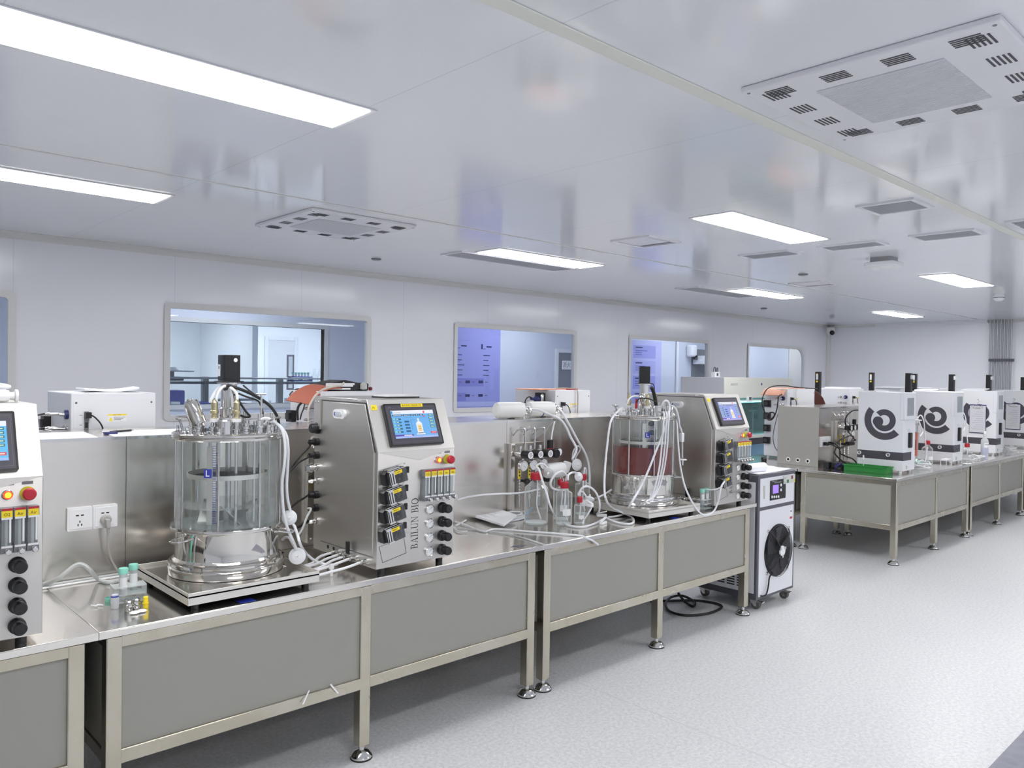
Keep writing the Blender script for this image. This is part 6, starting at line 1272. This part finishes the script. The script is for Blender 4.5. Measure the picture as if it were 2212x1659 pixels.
hose('sensor_lead', 'black lead looping on the side of the end unit with pump heads', pathA(o6, k6, [(230, 250, 'Y', 4.02), (175, 290, 'Y', 4.02), (160, 380, 'Y', 4.02), (140, 520, 'Y', 4.02), (80, 660, 'Y', 4.03), (10, 690, 'Y', 4.05), (-30, 640, 'Y', 4.08), (10, 570, 'Y', 4.08), (80, 560, 'Y', 4.06), (100, 610, 'Y', 4.05), (40, 680, 'Y', 4.05)]), .006, RUBBER, 'lead')
hose('sensor_lead', 'thin grey lead hanging down the side of the end unit', pathA(o6, k6, [(190, 500, 'Y', 4.0), (130, 700, 'Y', 3.99), (85, 900, 'Y', 3.98), (80, 1030, 'Y', 3.98), (110, 1150, 'Y', 3.98), (170, 1240, 'Y', 3.97)]), .004, SLATE, 'lead')
hose('sensor_lead', 'pale wire tied over the back of the end unit', pathA(o6, k6, [(490, 150, 'Y', 3.985), (465, 230, 'Y', 3.98), (480, 350, 'Y', 3.975), (520, 460, 'Y', 3.97)]), .0035, HOSEG, 'lead')
for i, (x, y, z, s) in enumerate(((7.42, 4.12, .84, 'upper one'), (7.32, 4.05, .80, 'lower one'))):
    r = thing('cable_plug', 'black cable plug on the bench beside the end unit, '+s, 'plug', (x, y, ZT), .4, 'black plugs by the end unit'); MB().rbox(-.06, .02, -.018, .018, 0, .03, .01, BLACK).build('grip', r, bevel=.005); MB().cyl((.02, 0, .015), (.07, 0, .015), .008, SLATE).build('collar', r)
zu = ZU
sheet('paper_sheet', 'papers on the second rear unit of the far island', [(9.2, 4.03), (9.5, 4.02), (9.52, 4.3), (9.2, 4.33)], zu, thick=.014)
sheet('paper_sheet', 'open papers on the rear unit behind the first emblem', [(10.6, 4.0), (11.0, 4.02), (11.0, 4.36), (10.66, 4.36)], zu, curl=lambda u, v: .015*u, thick=.006)
sheet('paper_sheet', 'papers on top of the first emblem unit', [(7.42, 3.0), (7.66, 2.98), (7.66, 3.13), (7.44, 3.14)], zu, thick=.006)
sheet('paper_sheet', 'papers on top of the second emblem unit', [(8.74, 2.98), (8.97, 2.98), (8.97, 3.14), (8.74, 3.14)], zu, thick=.012, curl=lambda u, v: .01*u)
sheet('paper_sheet', 'papers on top of the clipboard unit behind the spray bottle', [(10.2, 2.9), (10.4, 2.9), (10.42, 3.14), (10.2, 3.14)], zu, thick=.012, curl=lambda u, v: .016*u)
def clipboard(label, x, y0, y1, z0, z1):
    r = thing('clipboard', label, 'clipboard', (x, (y0+y1)/2, z0), 0, 'clipboards on the white units'); w = (y1-y0)/2; h = z1-z0
    MB().box(-.006, -.002, -w-.004, w+.004, -.008, h+.012, NAVY).build('board', r)
    p = MB(); p.box(-.0085, -.006, -w, w, 0, h, M('sleeved_paper', (206, 207, 214), .5))
    for i in range(9): p.box(-.009, -.0085, -w*.7, w*.7-.02*(i % 3), h*(.12+.08*i), h*(.13+.08*i), INK)
    p.build('paper', r)
    c = MB(); c.tube([(-.009, -w*.55, h-.01), (-.012, -w*.5, h-.025), (-.012, w*.5, h-.025), (-.009, w*.55, h-.01), (-.009, w*.5, h), (-.009, -w*.5, h)], .005, CHROME, closed=True, smooth=3); c.build('clip', r)
    k = MB(); k.tube([(-.006, 0, h+.01), (-.006, .0, h+.04), (-.004, -.02, h+.06), (.0, -.01, h+.075), (-.002, .01, h+.07)], .0025, CHROME); k.build('hook', r)
clipboard('clipboard with paper hung on the white unit behind the spray bottle', 10.1575, 2.865, 3.03, .995, 1.305)
clipboard('clipboard with paper hung on the white unit at the right edge', 11.5975, 2.88, 3.04, .98, 1.295)
# table clutter of the far island
r = thing('spray_bottle', 'translucent spray bottle half full of blue liquid on the far bench', 'spray bottle', (9.52, 2.69, ZT), radians(20))
MB().lathe([(.034, 0), (.037, .006), (.037, .19), (.03, .215), (.015, .235), (.014, .25)], FROST, n=28).build('bottle_body', r)
MB().lathe([(.033, .004), (.0355, .01), (.0355, .125), (0, .125)], M('blue_liquid', (118, 132, 226), .25), n=28).build('blue_liquid', r)
m = MB(); m.lathe([(.018, .25), (.018, .275), (.012, .28)], WHITE2, n=18); m.box(-.03, .05, -.011, .011, .278, .305, WHITE2); m.box(.05, .06, -.007, .007, .284, .3, WHITE2); m.add([(.02, -.005, .278), (.035, -.005, .278), (.045, -.005, .225), (.037, -.005, .222), (.02, .005, .278), (.035, .005, .278), (.045, .005, .225), (.037, .005, .222)], [(0, 1, 2, 3), (4, 5, 6, 7), (0, 1, 5, 4), (1, 2, 6, 5), (2, 3, 7, 6), (3, 0, 4, 7)], WHITE2); m.build('trigger_head', r, bevel=.002)
l = MB(); l.lathe([(.0375, .13), (.0375, .18)], WHITE2, n=12, a0=radians(170), a1=radians(270)); l.lathe([(.038, .16), (.038, .165)], SLATE, n=12, a0=radians(180), a1=radians(250)); l.build('label', r)
bottle('clear bottle with red cap on the far bench beside the second unit', 9.32, 2.80, .048, .1, .135, .175, 'red-capped bottles on the far bench')
bottle('tall clear bottle with red cap between the orange jacket and the second unit', 8.45, 2.9, .05, .15, .2, .24, 'red-capped bottles on the far bench')
def tangle(label, x, y, seed, n=5, R=.1):
    rnd = random.Random(seed); m = MB()
    for k in range(n):
        a0 = rnd.random()*6; rr_ = R*(.5+.5*rnd.random()); sq = .5+.4*rnd.random(); ox, oy = (rnd.random()-.5)*.06, (rnd.random()-.5)*.06
        m.tube([(ox+rr_*cos(a0+a*pi/4), oy+sq*rr_*sin(a0+a*pi/4), .008+.012*k+.02*max(0, sin(a*1.3+k))) for a in range(8)], .006, HOSE if k % 2 else FROST, closed=True, smooth=4)
    return single('hose_tangle', m, label, 'hose', loc=(x, y, ZT))
tangle('tangle of white hoses at the foot of the orange-jacketed reactor', 7.98, 2.80, 1, 6)
tangle('tangle of white hoses on the far bench left of the spray bottle', 9.35, 2.71, 2, 4, .08)
tangle('tangle of white hoses before the last clipboard unit', 10.85, 2.82, 4, 4, .09)
single('mint_jar', MB().lathe([(.03, 0), (.032, .05)], FROST, (8.02, 2.84, ZT+.0), n=20).lathe([(.034, .05), (.034, .075), (0, .077)], MINT, (8.02, 2.84, ZT), n=20), 'small jar with mint lid among the hoses by the first emblem unit', 'jar', loc=None)
r = thing('wire_stand', 'small white wire stand in front of the second emblem unit', 'stand', (8.55, 2.78, ZT))
m = MB(); m.tube([(-.08, 0, 0), (-.08, 0, .06), (.08, 0, .06), (.08, 0, 0)], .004, WHITE2, smooth=0); m.build('wire', r); MB().box(-.08, .08, -.05, .0, .056, .06, WHITE2).build('shelf', r)
r = thing('green_basket', 'green see-through plastic basket on the near corner of the far island', 'basket', (7.30, 3.01, ZT))
m = MB(); h = .055
for q in ((-.075, -.07, -.19, .19), (.07, .075, -.19, .19), (-.07, .07, -.19, -.185), (-.07, .07, .185, .19)): m.box(q[0], q[1], q[2], q[3], .003, h, GREENG)
m.box(-.075, .075, -.19, .19, 0, .003, GREENG); m.build('tray_body', r, bevel=.001)
m = MB(); m.tube([(-.08, -.195, h), (-.08, .195, h), (.08, .195, h), (.08, -.195, h)], .005, GREENG, closed=True, smooth=0); m.build('rim', r)
m = MB()
for i in range(6): m.box(-.07, .07, -.15+.06*i, -.145+.06*i, .003, .04, GREENG)
m.build('divider', r)
r = thing('dropper_pipette', 'white dropper standing upright in the green basket', 'pipette', (7.27, 3.04, ZT+.003)); MB().cyl((0, 0, 0), (0, 0, .11), .004, FROST).build('stem', r); MB().lathe([(.006, .11), (.007, .12), (.007, .14), (.003, .15)], WHITE2, n=12).build('bulb', r)
r = thing('wall_socket', 'white socket plate with two black plugs on the far riser', 'socket', (7.29, 3.4605, .935))
T = frame((0, 0, 0), (1, 0, 0), (0, 0, 1)); m = MB(); m.rbox(0, .19, 0, .098, 0, .012, .005, WHITE2, T); m.rbox(.01, .09, .01, .088, .012, .0135, .003, WHITE2, T); m.rbox(.1, .18, .01, .088, .012, .0135, .003, WHITE2, T); m.build('socket_plate', r)
def blackplug(label, x, pts):
    r = thing('power_plug', label, 'plug', (x, 3.4465, .968), 0, 'black plugs in the far socket')
    MB().rbox(-.022, .022, -.045, 0, -.016, .016, .008, BLACK).build('plug_body', r, bevel=.004); o = Vector((x, 3.4465, .968))
    MB().tube([(0, -.04, 0)]+[tuple(Vector(p)-o) for p in pts], .0055, RUBBER).build('cord', r)
bp = lambda x, y, yy: tuple(at(1660+x*.1266, 820+y*.1266, Y=yy))
blackplug('black plug in the far socket, left one', 7.335, [bp(1080, 1110, 3.37), bp(1160, 1150, 3.36), bp(1220, 1200, 3.35), bp(1220, 1300, 3.35), bp(1215, 1420, 3.34), bp(1230, 1470, 3.33)])
blackplug('black plug in the far socket, right one', 7.44, [bp(1140, 1100, 3.37), bp(1220, 1160, 3.36), bp(1320, 1110, 3.35), bp(1380, 1080, 3.35), bp(1440, 1050, 3.34), bp(1490, 1020, 3.33)])
for i, (pp, s) in enumerate((([(1530, 520, 3.3), (1440, 530, 3.3), (1360, 590, 3.31), (1310, 680, 3.32), (1320, 790, 3.33), (1370, 900, 3.33), (1440, 980, 3.33), (1480, 1040, 3.33)], 'arching out of the first emblem unit'),
        ([(1130, 1100, 3.33), (1200, 1040, 3.33), (1300, 990, 3.33), (1400, 955, 3.33), (1450, 980, 3.33), (1400, 1060, 3.33), (1330, 1120, 3.33), (1230, 1170, 3.33)], 'looping before the gas regulators'),
        ([(1220, 1260, 3.3), (1320, 1310, 3.28), (1430, 1350, 3.26), (1500, 1420, 3.24), (1500, 1470, 3.2)], 'running down to the green basket'),
        ([(1160, 1150, 3.3), (1130, 1250, 3.3), (1200, 1340, 3.3), (1280, 1400, 3.28), (1330, 1430, 3.26)], 'sagging left of the far regulators'))):
    hose('black_lead', 'black power lead '+s, [bp(a, b, c) for a, b, c in pp], .0065, RUBBER, 'lead', 'black leads on the far bench')
single('ferrite_block', MB().box(-.05, .05, -.02, .02, -.02, .02, BLACK), 'black block on the looping lead before the far regulators', 'connector', loc=bp(1380, 1090, 3.33), bevel=.005)
for x, y, w, d, h, s in ((7.44, 3.33, .13, .1, .05, 'flat one right of the coil'), (7.3, 3.39, .05, .05, .06, 'small one under the socket')):
    r = thing('power_adapter', 'black power adapter on the far bench behind the basket, '+s, 'adapter', (x, y, ZT), .1, 'black adapters on the far bench'); MB().box(-w, w, -d/2, d/2, 0, h, BLACK).build('brick', r, bevel=.008); MB().cyl((w, 0, h/2), (w+.04, 0, h/2), .008, RUBBER, r1=.005).build('strain_relief', r)
single('cable_coil', MB().tube([(.05*cos(a*pi/6), .035*sin(a*pi/6), .03+.02*sin(a*pi/3)) for a in range(12)], .009, NAVY, closed=True, smooth=3).tube([(.04*cos(a*pi/6), .045*sin(a*pi/6), .015) for a in range(12)], .008, BLACK, closed=True, smooth=3), 'coil of dark cable on the far bench between the adapters', 'cable', loc=(7.29, 3.27, ZT))
# ---- chiller at the end of the near island
r = thing('water_chiller', 'grey and white upright chiller with fan at the end of the near bench', 'chiller', (4.862, 2.735, 0))
W, D, Z0, Z1 = .52, .53, .075, .93
m = MB(); m.box(0, W, 0, D, Z0, Z1, SLATE); m.build('case', r, bevel=.004)
TF = frame((0, 0, 0), (1, 0, 0), (0, 0, 1))
m = MB(); m.rbox(.022, .495, .71, .905, 0, .004, .006, WHITE, TF); up_ = m.build('control_fascia', r)
m = MB(); m.rbox(.022, .495, .095, .685, 0, .004, .006, WHITE, TF); m.build('fan_fascia', r)
m = MB(); m.rbox(.062, .082, .765, .855, .004, .006, .003, M('gauge_glass', (190, 192, 186), .15), TF); m.build('level_gauge', up_)
m = MB(); m.box(.15, .365, .745, .882, .004, .008, BLACK, TF); pn = m.build('control_panel', up_)
m = MB(); m.box(.182, .262, .79, .848, .008, .009, EM(176, 140, 255), TF); m.build('display', pn)
for i in range(4): MB().lathe([(.009, .008), (.009, .011), (0, .011)], WHITE2, (.172+.03*i, .767-.002*i+.002, 0), n=12, T=TF).build('button', pn)
for i in range(2): MB().lathe([(.01, .008), (.01, .011), (0, .011)], WHITE2, (.295, .842-.035*i, 0), n=12, T=TF).build('button', pn)
m = MB(); m.box(.2, .3, .86, .868, .008, .0085, MGREY, TF); m.text('WATER CHILLER', .009, WHITE2, TF @ Matrix.Translation((.17, .872, .0086))); m.build('panel_print', pn)
m = MB(); m.box(.33, .5, .845, .903, .0085, .0095, M('sticker_grey', (202, 206, 202), .5), TF).box(.44, .465, .872, .896, .0095, .01, M('sticker_red', (120, 50, 66), .5), TF).box(.375, .405, .85, .872, .0095, .01, M('sticker_green', (64, 120, 70), .5), TF).box(.476, .498, .848, .868, .0095, .01, YELR, TF); m.text('RUN', .013, SLATE, TF @ Matrix.Translation((.337, .853, .0097))); m.text('STOP', .013, SLATE, TF @ Matrix.Translation((.337, .88, .0097))); m.build('status_sticker', up_)
FC = (.272, .385); FR = .185
m = MB(); Tc = TF @ Matrix.Translation((FC[0], FC[1], .0045)); m.lathe([(FR, 0), (0, 0)], M('fan_dark', (34, 34, 40), .5), n=56, T=Tc); m.build('fan_opening', r)
m = MB()
for i in range(5):
    A = 2*pi*i/5+.3; m.add([(.03*cos(A), .03*sin(A), .004), (FR*.93*cos(A-.3), FR*.93*sin(A-.3), .006), (FR*.93*cos(A+.35), FR*.93*sin(A+.35), .016), (.03*cos(A+.7), .03*sin(A+.7), .014)], [(0, 1, 2, 3)], M('fan_blade', (66, 66, 74), .45), Tc)
m.build('fan_blade', r)
for i in range(14): pass
m = MB()
for i in range(13): m.tube([((.045+.0115*i)*cos(a*pi/12), (.045+.0115*i)*sin(a*pi/12), .034-.018*(i/12)**2) for a in range(24)], .0014, BLACK, n=5, closed=True, smooth=2, T=Tc)
for i in range(4): A = pi/2*i+.75; m.tube([(.03*cos(A), .03*sin(A), .036), (.14*cos(A), .14*sin(A), .032), (.2*cos(A), .2*sin(A), .004)], .004, BLACK, n=6, T=Tc)
gd = m.build('fan_guard', r)
for i in range(4):
    A = pi/2*i+.75; MB().lathe([(.012, 0), (.012, .006), (0, .008)], CHROME, (.205*cos(A), .205*sin(A), 0), n=12, T=Tc).build('guard_foot', gd)
m = MB(); m.lathe([(.036, .03), (.036, .04), (0, .041)], WHITE2, n=24, T=Tc)
for i in range(3): A = 2*pi/3*i+.5; m.lathe([(.012, .034), (.012, .043), (0, .043)], CHROME, (.036*cos(A), .036*sin(A), 0), n=10, T=Tc)
m.build('fan_hub', gd)
m = MB(); m.tube([(.15, -.04, .25), (.14, -.02, .22), (.125, -.02, .16), (.1, -.02, .11), (.07, -.015, .1), (.04, -.012, .105)], .0055, RUBBER); m.build('fan_lead', r)
m = MB(); m.box(.44, .47, .61, .66, .004, .005, WHITE2, TF).box(.44, .475, .585, .6, .004, .005, M('sticker_redtext', (190, 60, 70), .5), TF).lathe([(.008, .0052), (0, .0052)], SLATE, (.455, .64, 0), n=12, T=TF); m.build('warning_sticker', r)
TS2 = frame((0, 0, 0), (0, -1, 0), (0, 0, 1)); m = MB(); m.box(-.5, -.02, .12, .88, 0, .003, WHITE, TS2); sd_ = m.build('side_panel', r)
m = MB()
for c in range(5):
    for i in range(11): m.box(-.46+.078*c, -.4+.078*c, .15+.018*i, .159+.018*i, .003, .0036, BLACK, TS2)
m.build('side_louvre', sd_)
def caster(x, y):
    m = MB(); m.box(x-.03, x+.03, y-.03, y+.03, .07, .075, CHROME); m.add([(x-.018, y-.028, .07), (x-.018, y+.028, .07), (x-.018, y-.012, .022), (x-.018, y-.034, .022), (x+.018, y-.028, .07), (x+.018, y+.028, .07), (x+.018, y-.012, .022), (x+.018, y-.034, .022)], [(0, 1, 2, 3), (4, 5, 6, 7), (0, 1, 5, 4), (1, 2, 6, 5), (2, 3, 7, 6), (3, 0, 4, 7)], CHROME)
    m.box(x-.015, x+.015, y-.075, y-.028, .05, .058, CHROME); cst = m.build('caster', r)
    w_ = MB(); w_.cyl((x-.014, y-.022, .03), (x+.014, y-.022, .03), .03, M('tyre_grey', (96, 92, 90), .6), n=24); w_.cyl((x-.02, y-.022, .03), (x+.02, y-.022, .03), .01, CHROME); w_.build('wheel', cst)
for x in (.07, W-.06):
    for y in (.06, D-.06): caster(x, y)
sheet('paper_sheet', 'papers lying on top of the chiller', [(4.88, 2.745), (5.36, 2.76), (5.35, 3.0), (4.9, 3.02)], .9305, thick=.006, curl=lambda u, v: .006*abs(u-.5))
m = MB()
for rr_ in (.032, .029): m.cyl((4.87, 2.83, .9695), (5.06, 2.80, .9695), rr_, PAPER, n=30) if rr_ == .032 else None
single('paper_roll', MB().ldir((4.862, 2.83, .9695), (.19, -.03, 0), [(.032, 0), (.032, .19), (.0285, .19), (.0285, 0)], PAPER, n=30), 'rolled sheet of paper on top of the chiller', 'paper roll', loc=None)
hose('floor_cable', 'thick black cable looped on the floor under the second bench', [at(1405, 1299, Z=.012), at(1440, 1298, Z=.011), at(1500, 1297, Z=.011), at(1545, 1303, Z=.011), at(1559, 1312, Z=.011), at(1530, 1325, Z=.011), at(1480, 1329, Z=.011), at(1446, 1320, Z=.011), at(1438, 1303, Z=.014), at(1450, 1290, Z=.02), at(1475, 1287, Z=.02), at(1500, 1300, Z=.012), at(1497, 1310, Z=.011), at(1480, 1300, Z=.02), at(1465, 1280, Z=.08), at(1460, 1262, Z=.14)], .0085, RUBBER, 'cable')
# ---- clean bench by the back wall
r = thing('clean_bench', 'beige clean bench with teal stripe and blue-lit chamber by the back wall', 'clean bench', (9.041, 5.6, 0))
W, D = 1.83, .685; BE = M('bench_beige', (222, 223, 216), .4); BG = M('bench_side', (196, 198, 204), .45); TEAL = M('bench_teal', (96, 156, 160), .4)
m = MB(); m.box(0, W, .01, D, 1.27, 1.588, BG).box(0, W, 0, .01, 1.31, 1.588, BE); m.build('hood', r, bevel=.005)
MB().box(0, W, -.003, .01, 1.287, 1.31, TEAL).build('teal_stripe', r)
MB().box(0, W, -.003, .01, 1.27, 1.287, BE).build('hood_lip', r)
m = MB(); m.box(0, .03, .01, D, .8, 1.27, BG).box(W-.03, W, .01, D, .8, 1.27, BG); m.build('side_wall', r)
MB().box(.03, W-.03, D-.02, D, .8, 1.27, M('chamber_back', (150, 178, 178), .4)).build('chamber_back', r)
MB().box(0, W, -.02, D, .76, .8, BE).build('work_top', r, bevel=.004)
MB().box(.03, W-.03, .02, .026, .82, 1.27, TEALG).build('sash', r)
MB().cyl((.72, .28, 1.245), (1.45, .28, 1.245), .013, UV).build('ultraviolet_tube', r)
m = MB(); m.box(0, W, .05, D, .1, .66, M('bench_blue', (128, 172, 206), .4)).box(0, W, .06, D, .66, .76, SLATE); m.build('base_cabinet', r)
for x in (.05, W-.11):
    for y in (.1, D-.12): MB().cyl((x+.03, y, 0), (x+.03, y, .1), .03, SLATE).build('foot', r)
m = MB(); m.box(.55, .66, -.03, -.003, 1.26, 1.335, WHITE2).box(.575, .635, -.032, -.03, 1.285, 1.325, SLATE); m.build('display_box', r, bevel=.004)
m = MB(); m.lathe([(.018, .001), (0, .001)], NAVY, n=20, T=frame((.95, -.0005, 1.5), (1, 0, 0), (0, 0, 1))); m.build('lock', r)
m = MB(); m.rbox(.16, .33, 1.485, 1.515, .0, .003, .014, M('plate_grey', (196, 198, 196), .3), frame((0, 0, 0), (1, 0, 0), (0, 0, 1))); m.build('name_plate', r)
m = MB(); m.cyl((.82, .05, .8), (.82, .05, 1.12), .012, WHITE2).box(.74, .9, .03, .07, 1.12, 1.14, WHITE2); m.build('lamp_stand', r)
single('corridor_bag', MB().box(-.06, .06, -.03, .03, 0, .07, WHITE2).box(-.02, .02, -.032, -.03, .015, .055, SLATE).tube([(-.05, 0, .07), (-.04, 0, .12), (-.01, 0, .13), (.0, 0, .07)], .006, SLATE).tube([(.02, 0, .07), (.03, 0, .12), (.05, 0, .12), (.05, 0, .07)], .006, SLATE), 'white gas sampler box with two grey handles beyond the second cabinet', 'box', loc=(9.3, 5.9, 1.589))
# ================================================================== render look
SC.view_settings.view_transform = 'Standard'; SC.view_settings.look = 'None'; SC.view_settings.gamma = 1; SC.view_settings.exposure = 0.0
SC.view_settings.use_curve_mapping = False
SC.cycles.max_bounces = 14; SC.cycles.diffuse_bounces = 6; SC.cycles.glossy_bounces = 6; SC.cycles.transmission_bounces = 8; SC.cycles.transparent_max_bounces = 24
SC.cycles.caustics_refractive = False; SC.cycles.sample_clamp_indirect = 8
wd = bpy.data.worlds.new('world'); wd.use_nodes = True; wd.node_tree.nodes['Background'].inputs[0].default_value = (.8, .85, 1, 1); wd.node_tree.nodes['Background'].inputs[1].default_value = .3
SC.world = wd
